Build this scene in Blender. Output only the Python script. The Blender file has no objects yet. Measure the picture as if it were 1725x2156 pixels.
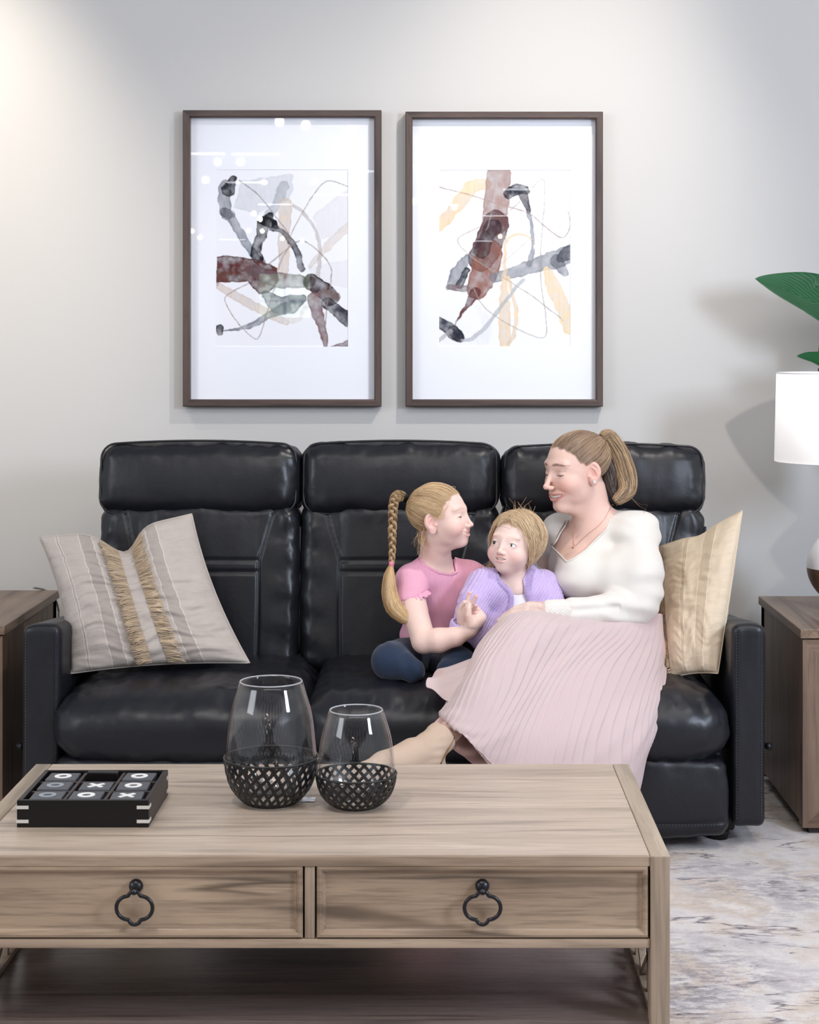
import bpy, bmesh, math, random
import numpy as np
from mathutils import Vector, Matrix
# ------------------------------------------------------------------ camera
SC = bpy.context.scene
COL = SC.collection
CX, CY, F, H = 925.0, 722.0, 3700.0, 1.38
def P(px, py, Y):
    return np.array([(px - CX) / F * Y, Y, H - (py - CY) / F * Y])
cam_d = bpy.data.cameras.new('camera'); cam = bpy.data.objects.new('camera', cam_d); COL.objects.link(cam)
cam.location = (0, 0, H); cam.rotation_euler = (math.pi / 2, 0, 0)
cam_d.sensor_width = 36; cam_d.sensor_fit = 'AUTO'; cam_d.lens = F / 2156 * 36
cam_d.shift_x = -(CX - 862.5) / 2156; cam_d.shift_y = -(1078 - CY) / 2156
cam_d.clip_start = 0.05; cam_d.clip_end = 100
SC.camera = cam
# ------------------------------------------------------------------ world, lights, exposure
w = bpy.data.worlds.new('world'); SC.world = w; w.use_nodes = True
w.node_tree.nodes['Background'].inputs[0].default_value = (0.88, 0.92, 1.0, 1)
w.node_tree.nodes['Background'].inputs[1].default_value = 0.75
SC.view_settings.view_transform = 'Standard'; SC.view_settings.look = 'None'
SC.view_settings.gamma = 1; SC.view_settings.use_curve_mapping = False
SC.view_settings.exposure = 0.32
def look(o, target):
    d = Vector(target) - Vector(o.location)
    o.rotation_euler = d.to_track_quat('-Z', 'Y').to_euler()
def area(name, loc, target, sx, sy, power, color):
    l = bpy.data.lights.new(name, 'AREA'); l.shape = 'RECTANGLE'; l.size = sx; l.size_y = sy
    l.energy = power; l.color = color
    o = bpy.data.objects.new(name, l); COL.objects.link(o); o.location = loc; look(o, target); return o
def spot(name, loc, target, power, color, angle=50, blend=0.8, radius=0.04):
    l = bpy.data.lights.new(name, 'SPOT'); l.energy = power; l.color = color
    l.spot_size = math.radians(angle); l.spot_blend = blend; l.shadow_soft_size = radius
    o = bpy.data.objects.new(name, l); COL.objects.link(o); o.location = loc; look(o, target); return o
WARM = (1.0, 0.89, 0.73); COOL = (0.80, 0.88, 1.0)
area('overhead_fill', (0.1, 1.9, 3.52), (0.0, 5.0, 0.5), 3.0, 1.3, 48, (1.0, 0.97, 0.94))  # added overhead fill, not a fixture of the showroom
area('cool_fill_left', (-4.3, 1.2, 2.5), (-0.2, 5.0, 0.8), 1.8, 1.6, 50, (0.90, 0.94, 1.0))  # added cool fill from the left, no window known there
area('daylight_right_window', (2.7, 1.6, 2.1), (0.1, 5.3, 0.9), 0.6, 0.9, 80, (0.74, 0.84, 1.0))
spot('track_spot_frames', (1.15, 4.15, 3.5), (-0.1, 5.9, 1.05), 130, (1.0, 0.94, 0.86), 60, 0.9, 0.02)
spot('track_spot_right_wall', (0.66, 5.0, 3.55), (0.45, 5.9, 2.35), 34, WARM, 52, 1.0, 0.03)
spot('track_spot_left_wall', (-2.0, 4.6, 3.45), (-1.7, 5.9, 1.95), 175, WARM, 48, 1.0, 0.03)
spot('track_spot_people', (0.9, 2.6, 3.45), (0.1, 5.0, 0.75), 12, (1, 0.96, 0.9), 44, 0.9, 0.05)
spot('track_spot_table', (-0.9, 2.2, 3.45), (-0.25, 3.5, 0.4), 62, (1, 0.95, 0.88), 58, 0.9, 0.03)
spot('track_spot_rug', (1.5, 3.1, 3.45), (1.1, 3.9, 0.0), 50, (1, 0.96, 0.9), 60, 0.9, 0.05)
spot('track_spot_behind_sofa', (0.75, 5.25, 3.45), (-0.1, 3.7, 0.3), 38, (1, 0.96, 0.9), 54, 0.9, 0.015)

# ------------------------------------------------------------------ helpers
def empty(name, loc, label, cat, group=None, rz=0.0):
    o = bpy.data.objects.new(name, None); COL.objects.link(o)
    o.location = tuple(float(x) for x in loc); o.rotation_euler = (0, 0, rz); o.empty_display_size = 0.05
    o['label'] = label; o['category'] = cat
    if group: o['group'] = group
    return o
def tag(o, label, cat, group=None, kind=None):
    if label: o['label'] = label
    if cat: o['category'] = cat
    if group: o['group'] = group
    if kind: o['kind'] = kind
    return o
def wloc(o):
    v = np.zeros(3)
    while o is not None:
        v += np.array(o.location); o = o.parent
    return v
def mk(name, V, Fc, mat, parent=None, smooth=True, local=False, colors=None, uv=None, label=None, origin=None):
    """V (n,3) world coords (or local), Fc: list of faces or (m,4)/(m,3) array"""
    V = np.asarray(V, dtype=np.float64)
    me = bpy.data.meshes.new(name)
    off = np.zeros(3)
    if parent is not None and not local: off = wloc(parent)
    loc = np.zeros(3)
    if origin is not None: loc = np.asarray(origin, float) - off
    elif parent is None and not local:
        loc = np.array([V[:, 0].mean(), V[:, 1].mean(), V[:, 2].min()])
    V2 = V - off - loc
    if isinstance(Fc, np.ndarray):
        k = Fc.shape[1]; n = len(V2); m = len(Fc)
        me.vertices.add(n); me.vertices.foreach_set('co', V2.astype(np.float32).ravel())
        me.loops.add(m * k); me.loops.foreach_set('vertex_index', Fc.astype(np.int32).ravel())
        me.polygons.add(m); me.polygons.foreach_set('loop_start', np.arange(0, m * k, k, dtype=np.int32))
        me.polygons.foreach_set('loop_total', np.full(m, k, dtype=np.int32))
        me.update(calc_edges=True)
    else:
        me.from_pydata([tuple(v) for v in V2], [], [tuple(int(i) for i in f) for f in Fc]); me.update()
    if smooth:
        me.polygons.foreach_set('use_smooth', np.ones(len(me.polygons), dtype=bool))
    if colors is not None:
        c = np.asarray(colors, dtype=np.float32)
        if c.shape[1] == 3: c = np.concatenate([c, np.ones((len(c), 1), np.float32)], 1)
        a = me.color_attributes.new('Col', 'FLOAT_COLOR', 'POINT'); a.data.foreach_set('color', c.ravel())
    if uv is not None:
        ul = me.uv_layers.new(name='UVMap'); li = np.empty(len(me.loops), dtype=np.int32)
        me.loops.foreach_get('vertex_index', li); ul.data.foreach_set('uv', np.asarray(uv, np.float32)[li].ravel())
    if mat is not None: me.materials.append(mat)
    o = bpy.data.objects.new(name, me); COL.objects.link(o)
    o.parent = parent; o.location = tuple(float(x) for x in loc)
    if label: o['label'] = label
    return o
def merge(parts):
    Vs, Fs, n = [], [], 0
    for V, Fc in parts:
        V = np.asarray(V, float); Vs.append(V)
        for f in Fc: Fs.append(tuple(int(i) + n for i in f))
        n += len(V)
    return np.concatenate(Vs), Fs
def box(c, s, r=0.0, seg=2):
    """box centre c size s with bevel r -> V,F via bmesh"""
    bm = bmesh.new(); bmesh.ops.create_cube(bm, size=1.0)
    for v in bm.verts: v.co = Vector((v.co.x * s[0] + c[0], v.co.y * s[1] + c[1], v.co.z * s[2] + c[2]))
    if r > 0: bmesh.ops.bevel(bm, geom=bm.edges[:], offset=r, segments=seg, profile=0.5, affect='EDGES')
    bm.verts.index_update()
    V = np.array([v.co[:] for v in bm.verts]); Fc = [tuple(v.index for v in f.verts) for f in bm.faces]; bm.free()
    return V, Fc
def boxr(x0, x1, y0, y1, z0, z1, r=0.0, seg=2):
    return box(((x0 + x1) / 2, (y0 + y1) / 2, (z0 + z1) / 2), (x1 - x0, y1 - y0, z1 - z0), r, seg)
def lathe(prof, n=64, c=(0, 0, 0), closed=False):
    V = []
    for r, z in prof:
        for i in range(n):
            a = 2 * math.pi * i / n
            V.append((c[0] + r * math.cos(a), c[1] + r * math.sin(a), c[2] + z))
    Fc = []
    m = len(prof)
    for j in range(m if closed else m - 1):
        k = (j + 1) % m
        for i in range(n):
            i2 = (i + 1) % n
            Fc.append((j * n + i, j * n + i2, k * n + i2, k * n + i))
    return np.array(V), Fc
def catmull(pts, n, closed=False):
    pts = np.asarray(pts, float); m = len(pts)
    if closed: seg = m; t = np.linspace(0, m, n, endpoint=False)
    else: seg = m - 1; t = np.linspace(0, m - 1, n)
    i = np.minimum(np.floor(t).astype(int), seg - 1); u = (t - i)[:, None]
    def g(k):
        return pts[k % m] if closed else pts[np.clip(k, 0, m - 1)]
    p0, p1, p2, p3 = g(i - 1), g(i), g(i + 1), g(i + 2)
    if not closed:
        p0 = np.where((i == 0)[:, None], 2 * p1 - p2, p0); p3 = np.where((i == m - 2)[:, None], 2 * p2 - p1, p3)
    return 0.5 * (2 * p1 + (p2 - p0) * u + (2 * p0 - 5 * p1 + 4 * p2 - p3) * u * u + (-p0 + 3 * p1 - 3 * p2 + p3) * u ** 3)
def tube(pts, rad, k=8, closed=False, caps=True, flat=None):
    pts = np.asarray(pts, float); n = len(pts)
    rad = np.broadcast_to(np.asarray(rad, float), (n,))
    T = np.roll(pts, -1, 0) - np.roll(pts, 1, 0) if closed else np.gradient(pts, axis=0)
    T /= np.linalg.norm(T, axis=1)[:, None] + 1e-12
    up = np.array([0, 0, 1.0]) if abs(T[0][2]) < 0.9 else np.array([0, 1.0, 0])
    N = np.zeros_like(pts); a = np.cross(T[0], up); a /= np.linalg.norm(a); N[0] = a
    for i in range(1, n):
        b = N[i - 1] - T[i] * np.dot(N[i - 1], T[i]); N[i] = b / (np.linalg.norm(b) + 1e-12)
    B = np.cross(T, N)
    ang = np.linspace(0, 2 * np.pi, k, endpoint=False)
    fl = 1.0 if flat is None else flat
    V = pts[:, None, :] + rad[:, None, None] * (np.cos(ang)[None, :, None] * N[:, None, :] + fl * np.sin(ang)[None, :, None] * B[:, None, :])
    V = V.reshape(-1, 3); Fc = []
    for i in range(n if closed else n - 1):
        j = (i + 1) % n
        for q in range(k):
            q2 = (q + 1) % k
            Fc.append((i * k + q, i * k + q2, j * k + q2, j * k + q))
    if caps and not closed:
        Fc.append(tuple(range(k))[::-1]); Fc.append(tuple((n - 1) * k + q for q in range(k)))
    return V, Fc
def strands(paths, rad, k=3, colors=None):
    """paths (S,M,3), rad (S,M) or scalar: many thin tubes -> V, quads array, per-vertex colors from per-strand colors (S,3)"""
    paths = np.asarray(paths, float); S, M, _ = paths.shape
    rad = np.broadcast_to(np.asarray(rad, float), (S, M))
    T = np.gradient(paths, axis=1); T /= np.linalg.norm(T, axis=2)[..., None] + 1e-12
    if k == 1:                                       # flat hair ribbons facing away from the middle of the bundle
        rr = np.random.RandomState(S); O = paths - paths.mean(0)[None]; O /= np.linalg.norm(O, axis=2)[..., None] + 1e-9
        O = O + np.array([0, -.35, 0]) + rr.randn(S, 1, 3) * .45; N = np.cross(T, O); N /= np.linalg.norm(N, axis=2)[..., None] + 1e-9
        V = np.stack([paths - N * rad[..., None], paths + N * rad[..., None]], 2).reshape(-1, 3)
        b = (np.arange(S)[:, None] * M + np.arange(M - 1)[None]) * 2; Fc = np.stack([b, b + 1, b + 3, b + 2], -1).reshape(-1, 4)
        return V, Fc, (np.repeat(np.asarray(colors, float), M * 2, axis=0) if colors is not None else None)
    ref = np.array([0.31, 0.87, 0.38]); N = np.cross(T, ref); N /= np.linalg.norm(N, axis=2)[..., None] + 1e-9
    B = np.cross(T, N); ang = np.linspace(0, 2 * np.pi, k, endpoint=False)
    V = paths[:, :, None, :] + rad[:, :, None, None] * (np.cos(ang)[None, None, :, None] * N[:, :, None, :] + np.sin(ang)[None, None, :, None] * B[:, :, None, :])
    V = V.reshape(-1, 3)
    s = np.arange(S)[:, None, None] * M * k; i = np.arange(M - 1)[None, :, None] * k; q = np.arange(k)[None, None, :]
    q2 = (q + 1) % k
    Fc = np.stack([s + i + q, s + i + q2, s + i + k + q2, s + i + k + q], -1).reshape(-1, 4)
    C = None
    if colors is not None: C = np.repeat(np.asarray(colors, float), M * k, axis=0)
    return V, Fc, C
def grid(fn, nu, nv, cu=False, cv=False):
    """fn(u,v) arrays -> points; u,v in 0..1"""
    u = np.linspace(0, 1, nu, endpoint=not cu); v = np.linspace(0, 1, nv, endpoint=not cv)
    U, W = np.meshgrid(u, v, indexing='ij'); V = fn(U, W).reshape(-1, 3)
    i = np.arange(nu if cu else nu - 1)[:, None]; j = np.arange(nv if cv else nv - 1)[None, :]
    i2 = (i + 1) % nu; j2 = (j + 1) % nv
    Fc = np.stack([i * nv + j, i2 * nv + j, i2 * nv + j2, i * nv + j2], -1).reshape(-1, 4)
    return V, Fc, np.stack([U.ravel(), W.ravel()], 1)
def mergeq(parts):
    Vs, Fs, n = [], [], 0
    for V, Fc in parts: Vs.append(V); Fs.append(np.asarray(Fc) + n); n += len(V)
    return np.concatenate(Vs), np.concatenate(Fs)
# smooth value noise (numpy)
_rs = np.random.RandomState(7); _NT = _rs.rand(64, 64, 64).astype(np.float32) * 2 - 1
def noise3(p):
    p = np.asarray(p, float); i = np.floor(p).astype(int); f = p - i; f = f * f * (3 - 2 * f); i0 = i & 63; i1 = (i + 1) & 63
    x0, y0, z0 = i0[..., 0], i0[..., 1], i0[..., 2]; x1, y1, z1 = i1[..., 0], i1[..., 1], i1[..., 2]
    fx, fy, fz = f[..., 0], f[..., 1], f[..., 2]
    a = _NT[x0, y0, z0] * (1 - fx) + _NT[x1, y0, z0] * fx; b = _NT[x0, y1, z0] * (1 - fx) + _NT[x1, y1, z0] * fx
    c = _NT[x0, y0, z1] * (1 - fx) + _NT[x1, y0, z1] * fx; d = _NT[x0, y1, z1] * (1 - fx) + _NT[x1, y1, z1] * fx
    return (a * (1 - fy) + b * fy) * (1 - fz) + (c * (1 - fy) + d * fy) * fz
def fbm(p, o=3):
    p = np.asarray(p, float); s = 0; a = 1.0
    for k in range(o): s = s + a * noise3(p * (2 ** k) + 17.3 * k); a *= 0.5
    return s
def rbox(half, r, seg, disp=None, c=(0, 0, 0), R=None):
    """rounded box of quads, welded; disp(p,n)->p"""
    hx, hy, hz = half; parts = []
    def ax(n, h, r):
        t = np.linspace(-1, 1, n); core = (h - r) / h
        return t
    for axis in range(3):
        o = [a for a in range(3) if a != axis]
        for sgn in (-1, 1):
            n0, n1 = seg[o[0]], seg[o[1]]
            a0 = np.linspace(-1, 1, n0 + 1) * half[o[0]]; a1 = np.linspace(-1, 1, n1 + 1) * half[o[1]]
            A, Bb = np.meshgrid(a0, a1, indexing='ij'); Q = np.zeros((n0 + 1, n1 + 1, 3)); Q[..., o[0]] = A; Q[..., o[1]] = Bb; Q[..., axis] = sgn * half[axis]
            i = np.arange(n0)[:, None]; j = np.arange(n1)[None, :]; m = n1 + 1
            f = np.stack([i * m + j, (i + 1) * m + j, (i + 1) * m + j + 1, i * m + j + 1], -1).reshape(-1, 4)
            if (sgn > 0) == (axis == 1): f = f[:, ::-1]
            parts.append((Q.reshape(-1, 3), f))
    V, Fc = mergeq(parts)
    key = np.round(V * 1e5).astype(np.int64); _, idx, inv = np.unique(key, axis=0, return_index=True, return_inverse=True)
    V = V[idx]; Fc = inv.ravel()[Fc]
    h = np.array(half); inner = np.clip(V, -(h - r), h - r); d = V - inner; L = np.linalg.norm(d, axis=1)[:, None]
    n = d / np.maximum(L, 1e-9); V = inner + n * r
    if disp is not None: V = disp(V, n)
    if R is not None: V = V @ np.array(R).T
    return V + np.array(c), Fc
def rotx(a):
    c, s = math.cos(a), math.sin(a); return np.array([[1, 0, 0], [0, c, -s], [0, s, c]])
def roty(a):
    c, s = math.cos(a), math.sin(a); return np.array([[c, 0, s], [0, 1, 0], [-s, 0, c]])
def rotz(a):
    c, s = math.cos(a), math.sin(a); return np.array([[c, -s, 0], [s, c, 0], [0, 0, 1]])
# ------------------------------------------------------------------ materials
def S(r, g, b):
    f = lambda c: (c / 255 / 12.92) if c / 255 <= 0.04045 else ((c / 255 + 0.055) / 1.055) ** 2.4
    return (f(r), f(g), f(b))
def newmat(name, color=(0.5, 0.5, 0.5), rough=0.5, metal=0.0, spec=0.5, **kw):
    m = bpy.data.materials.new(name); m.use_nodes = True; nt = m.node_tree; b = nt.nodes['Principled BSDF']
    b.inputs['Base Color'].default_value = (*color, 1); b.inputs['Roughness'].default_value = rough
    b.inputs['Metallic'].default_value = metal; b.inputs['Specular IOR Level'].default_value = spec
    for k, v in kw.items(): b.inputs[k].default_value = v
    return m
class NT:
    def __init__(s, m): s.m = m; s.nt = m.node_tree; s.b = s.nt.nodes['Principled BSDF']
    def n(s, t, **kw):
        x = s.nt.nodes.new(t)
        for k, v in kw.items():
            if k in x.inputs: x.inputs[k].default_value = v
            else: setattr(x, k, v)
        return x
    def l(s, a, b): s.nt.links.new(a, b)
    def coord(s, kind='Object', scale=(1, 1, 1), rot=(0, 0, 0)):
        t = s.n('ShaderNodeTexCoord'); mp = s.n('ShaderNodeMapping'); s.l(t.outputs[kind], mp.inputs[0])
        mp.inputs['Scale'].default_value = scale; mp.inputs['Rotation'].default_value = rot; return mp.outputs[0]
    def noise(s, vec, scale, detail=4, rough=0.5, dist=0.0):
        x = s.n('ShaderNodeTexNoise'); x.inputs['Scale'].default_value = scale; x.inputs['Detail'].default_value = detail
        x.inputs['Roughness'].default_value = rough; x.inputs['Distortion'].default_value = dist; s.l(vec, x.inputs['Vector']); return x.outputs['Fac']
    def ramp(s, fac, stops):
        x = s.n('ShaderNodeValToRGB'); e = x.color_ramp.elements
        while len(e) < len(stops): e.new(0.5)
        for q, (p, c) in zip(e, stops): q.position = p; q.color = (*c, 1)
        s.l(fac, x.inputs[0]); return x.outputs[0]
    def mix(s, fac, a, b, mode='MIX'):
        x = s.n('ShaderNodeMix', data_type='RGBA', blend_type=mode)
        for i, v in ((0, fac), (6, a), (7, b)):
            if isinstance(v, bpy.types.NodeSocket): s.l(v, x.inputs[i])
            elif i == 0: x.inputs[0].default_value = v
            else: x.inputs[i].default_value = (*v, 1)
        return x.outputs[2]
    def math(s, op, a, b=None):
        x = s.n('ShaderNodeMath', operation=op)
        for i, v in ((0, a), (1, b)):
            if v is None: continue
            if isinstance(v, bpy.types.NodeSocket): s.l(v, x.inputs[i])
            else: x.inputs[i].default_value = v
        return x.outputs[0]
    def bump(s, h, strength, dist=0.002, prev=None):
        x = s.n('ShaderNodeBump'); x.inputs['Strength'].default_value = strength; x.inputs['Distance'].default_value = dist
        s.l(h, x.inputs['Height'])
        if prev is not None: s.l(prev, x.inputs['Normal'])
        return x.outputs[0]
    def color(s, c): s.l(c, s.b.inputs['Base Color'])
    def normal(s, c): s.l(c, s.b.inputs['Normal'])
def wood(name, c_light, c_dark, axis='x', rough=0.45, fine=1.0, dark=0.6, spec=0.5):
    m = newmat(name, rough=rough, spec=spec); t = NT(m)
    sc = {'x': (1.2, 14, 14), 'y': (14, 1.2, 14), 'z': (14, 14, 1.2)}[axis]
    v = t.coord('Object', sc); v2 = t.coord('Object', tuple(a * (6 if a > 2 else 3) for a in sc))
    warp = t.noise(v, 0.55, 3, 0.5, 0.6)
    wv = t.n('ShaderNodeMath', operation='MULTIPLY'); t.l(warp, wv.inputs[0]); wv.inputs[1].default_value = 26.0
    sn = t.math('SINE', wv.outputs[0]); sn = t.math('MULTIPLY', sn, 0.5); sn = t.math('ADD', sn, 0.5)
    lines = t.math('POWER', sn, 5.0)
    pores = t.noise(v2, 2.2 * fine, 4, 0.65)
    pr = t.ramp(pores, [(0.36, (1, 1, 1)), (0.52, (0, 0, 0))])
    base = t.ramp(t.noise(v, 1.3, 4, 0.6), [(0.3, c_dark), (0.7, c_light)])
    dk = tuple(c * dark for c in c_dark)
    f1 = t.math('MULTIPLY', lines, t.ramp(t.noise(v, 2.5, 2), [(0.35, (0, 0, 0)), (0.62, (1.0, 1.0, 1.0))]))
    c = t.mix(f1, base, dk); f2 = t.math('MULTIPLY', pr, 0.45); c = t.mix(f2, c, dk); t.color(c)
    t.normal(t.bump(pores, 0.25, 0.0006)); return m
def fabric(name, c1, c2, scale=900, rough=0.9, bump=0.3, sheen=0.3):
    m = newmat(name, rough=rough, spec=0.2); t = NT(m); v = t.coord('Object')
    t.color(t.mix(t.noise(v, scale * 0.2, 4, 0.7), c1, c2)); t.normal(t.bump(t.noise(v, scale, 2), bump, 0.0008))
    m.node_tree.nodes['Principled BSDF'].inputs['Sheen Weight'].default_value = sheen
    return m
M = {}
def leather():
    m = newmat('black_leather', S(24, 25, 31), 0.36, spec=0.4); t = NT(m); v = t.coord('Object')
    vor = t.n('ShaderNodeTexVoronoi', feature='DISTANCE_TO_EDGE'); vor.inputs['Scale'].default_value = 420; t.l(v, vor.inputs['Vector'])
    n1 = t.bump(vor.outputs['Distance'], 0.12, 0.0006); n2 = t.noise(v, 9, 5, 0.6)
    t.normal(t.bump(n2, 0.35, 0.006, n1))
    t.l(t.ramp(t.noise(v, 5, 4), [(0.3, (0.31,) * 3), (0.7, (0.45,) * 3)]), t.b.inputs['Roughness'])
    return m
M['leather'] = leather()
M['seam'] = newmat('black_piping', S(26, 26, 30), 0.45)
M['stitch'] = newmat('grey_thread', S(78, 78, 88), 0.6)
M['wall'] = newmat('wall_paint', S(200, 198, 196), 0.85, spec=0.2)
_t = NT(M['wall']); _t.normal(_t.bump(_t.noise(_t.coord('Object'), 160, 3), 0.08, 0.001))
M['ceiling'] = newmat('ceiling_paint', S(200, 202, 206), 0.9)
M['floor'] = wood('dark_floor_boards', S(120, 100, 88), S(85, 70, 62), 'x', 0.4)
M['frame'] = wood('walnut_frame', S(98, 80, 74), S(68, 54, 50), 'z', 0.45, 1.5)
M['mat'] = newmat('white_mat_board', S(238, 240, 247), 0.8)
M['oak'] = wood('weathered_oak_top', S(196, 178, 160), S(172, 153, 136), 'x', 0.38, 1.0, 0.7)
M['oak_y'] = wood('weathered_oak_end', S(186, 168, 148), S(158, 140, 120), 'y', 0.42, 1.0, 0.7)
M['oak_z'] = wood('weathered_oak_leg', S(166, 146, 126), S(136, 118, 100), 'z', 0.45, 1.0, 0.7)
M['oak_f'] = wood('weathered_oak_front', S(178, 156, 134), S(146, 124, 104), 'x', 0.42, 1.0, 0.6)  # same oak as the top, toned darker: front shade put into colour
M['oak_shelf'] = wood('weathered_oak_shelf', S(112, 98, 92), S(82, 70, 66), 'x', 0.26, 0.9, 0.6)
M['walnut'] = wood('brown_side_table', S(138, 114, 96), S(98, 78, 64), 'z', 0.42, 1.0, 0.6)
M['walnut_y'] = wood('brown_side_table_top', S(150, 126, 106), S(112, 90, 75), 'y', 0.36, 1.0, 0.6)
M['iron'] = newmat('dark_iron', S(52, 52, 55), 0.32, 0.85)
M['silver'] = newmat('brushed_silver', S(214, 209, 202), 0.4, 0.35)
M['blackwood'] = newmat('black_lacquer', S(17, 14, 15), 0.4, spec=.3)
M['brownwood'] = newmat('dark_brown_divider', S(46, 35, 35), 0.5)
M['tile'] = newmat('dark_grey_tile', S(74, 76, 82), 0.5)
M['white'] = newmat('white_inlay', S(232, 230, 226), 0.5)
M['ghost'] = newmat('grey_inlay', S(140, 146, 154), 0.4)
M['basket'] = newmat('black_metal_basket', S(14, 14, 16), 0.4)
def glass(name, base=0.04, tint=(1, 1, 1), ior=1.45, rough=0.0):
    m = bpy.data.materials.new(name); m.use_nodes = True; nt = m.node_tree; nt.nodes.clear()
    o = nt.nodes.new('ShaderNodeOutputMaterial'); mx = nt.nodes.new('ShaderNodeMixShader'); tr = nt.nodes.new('ShaderNodeBsdfTransparent')
    gl = nt.nodes.new('ShaderNodeBsdfGlossy'); lw = nt.nodes.new('ShaderNodeLayerWeight'); lw.inputs[0].default_value = .5; pw = nt.nodes.new('ShaderNodeMath'); pw.operation = 'POWER'; pw.inputs[1].default_value = 5
    f0 = ((ior - 1) / (ior + 1)) ** 2; fr = nt.nodes.new('ShaderNodeMath'); fr.operation = 'MULTIPLY_ADD'; fr.inputs[1].default_value = 1 - f0; fr.inputs[2].default_value = f0; nt.links.new(lw.outputs['Facing'], pw.inputs[0]); nt.links.new(pw.outputs[0], fr.inputs[0])
    tr.inputs[0].default_value = (*tint, 1); gl.inputs['Roughness'].default_value = rough
    nt.links.new(fr.outputs[0], mx.inputs[0]); nt.links.new(tr.outputs[0], mx.inputs[1]); nt.links.new(gl.outputs[0], mx.inputs[2]); nt.links.new(mx.outputs[0], o.inputs[0])
    return m
M['glass'] = glass('clear_vase_glass', tint=(0.99, 0.99, 0.992), ior=1.45, rough=0.02)
M['pane'] = glass('picture_glass', tint=(1, 1, 1), ior=1.24)
def emis(name, c, s):
    m = newmat(name, c, 0.5); b = m.node_tree.nodes['Principled BSDF']; b.inputs['Emission Color'].default_value = (*c, 1); b.inputs['Emission Strength'].default_value = s; return m
M['lampglow'] = emis('downlight_glow', (1, 0.9, 0.75), 60)
M['tubeglow'] = emis('tube_glow', (0.9, 0.95, 1), 15)
def vcol(name, rough=0.6, spec=0.3, **kw):
    m = newmat(name, rough=rough, spec=spec, **kw); t = NT(m); a = t.n('ShaderNodeVertexColor', layer_name='Col'); t.color(a.outputs[0]); return m
# ================================================================== room shell
YW = 5.9
def struct(name, V, Fc, m, smooth=False):
    o = mk(name, V, Fc, m, smooth=smooth); o['kind'] = 'structure'; return o
struct('wall_back', *boxr(-6, 6, YW, YW + 0.1, 0, 3.6), M['wall'])
struct('floor', *boxr(-6, 6, -30, YW, -0.06, -0.012), M['floor'])
struct('ceiling', *boxr(-6, 6, -30, YW, 3.6, 3.66), M['ceiling'])
struct('baseboard_back', *boxr(-6, 6, YW - 0.018, YW, -0.012, 0.11, 0.004), M['mat'])
M['farwall'] = newmat('far_wall_paint', S(120, 124, 130), 0.9)
struct('wall_front', *merge([boxr(-6, -4.35, -30.1, -30, 0, 3.6), boxr(-3.0, 6, -30.1, -30, 0, 3.6), boxr(-4.35, -3.0, -30.1, -30, 0, 1.9), boxr(-4.35, -3.0, -30.1, -30, 3.1, 3.6)]), M['farwall'])
struct('window_1', *merge([boxr(-4.35, -4.28, -30.06, -30, 1.9, 3.1), boxr(-3.07, -3.0, -30.06, -30, 1.9, 3.1), boxr(-4.35, -3.0, -30.06, -30, 1.9, 1.98), boxr(-4.35, -3.0, -30.06, -30, 3.02, 3.1), boxr(-3.7, -3.64, -30.06, -30, 1.9, 3.1), boxr(-4.35, -3.0, -30.06, -30, 2.35, 2.40)]), M['mat'])
gm = newmat('daylit_trees', rough=.9); g_ = NT(gm); gc = g_.ramp(g_.noise(g_.coord('Object'), 3.5, 5, .7), [(.38, (.10, .22, .12)), (.5, (.35, .55, .38)), (.62, (.9, 1, .9))]); g_.color(gc); g_.l(gc, g_.b.inputs['Emission Color']); g_.b.inputs['Emission Strength'].default_value = 9
wp = struct('window_2', *boxr(-4.35, -3.0, -30.12, -30.1, 1.9, 3.1), gm)
# ceiling lights of the showroom (seen mirrored in the picture glass and the vases)
rs = random.Random(5)
proto = None
LD = [(645, 265), (740, 276), (590, 258), (508, 342), (460, 342), (434, 380), (557, 383), (663, 384), (535, 450), (549, 462), (553, 487), (524, 486), (595, 503), (637, 508), (405, 487), (422, 500), (870, 425), (925, 430), (957, 437), (990, 462), (1053, 498), (1128, 520)]
spots = []
for px_, py_ in LD:
    d_ = 3700 * 2.16 / (722 - py_); spots.append(((px_ - 925) / 3700 * d_, 11.8 - d_))
spots += [(-0.6, 1.4), (0.4, 0.4), (1.4, -2.2), (-1.8, -1.6)]
for i, (x, y) in enumerate(spots):
    if proto is None:
        e = empty('downlight', (x, y, 3.6), 'round recessed downlight in the showroom ceiling behind the camera', 'ceiling light', 'downlights in the showroom ceiling')
        a = mk('trim_ring', *lathe([(0.07, 0), (0.1, 0), (0.1, -0.012), (0.08, -0.014), (0.07, -0.004)], 24, (x, y, 3.6), True), M['mat'], e)
        b = mk('bulb', *lathe([(.048 * math.sin(t_) + .0001, -.060 - .048 * math.cos(t_)) for t_ in np.linspace(0, math.pi, 10)], 16, (x, y, 3.6)), M['lampglow'], e)
        proto = (e, a, b)
    else:
        e = proto[0].copy(); COL.objects.link(e); e.location = (x, y, 3.6)
        for ch in proto[1:]:
            c = ch.copy(); COL.objects.link(c); c.parent = e
proto = None
TL_PX = [(425, 325), (540, 326), (700, 411), (580, 431), (490, 505), (520, 385), (790, 362), (900, 350), (1050, 455), (1010, 508), (930, 432), (1100, 400)]
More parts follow.
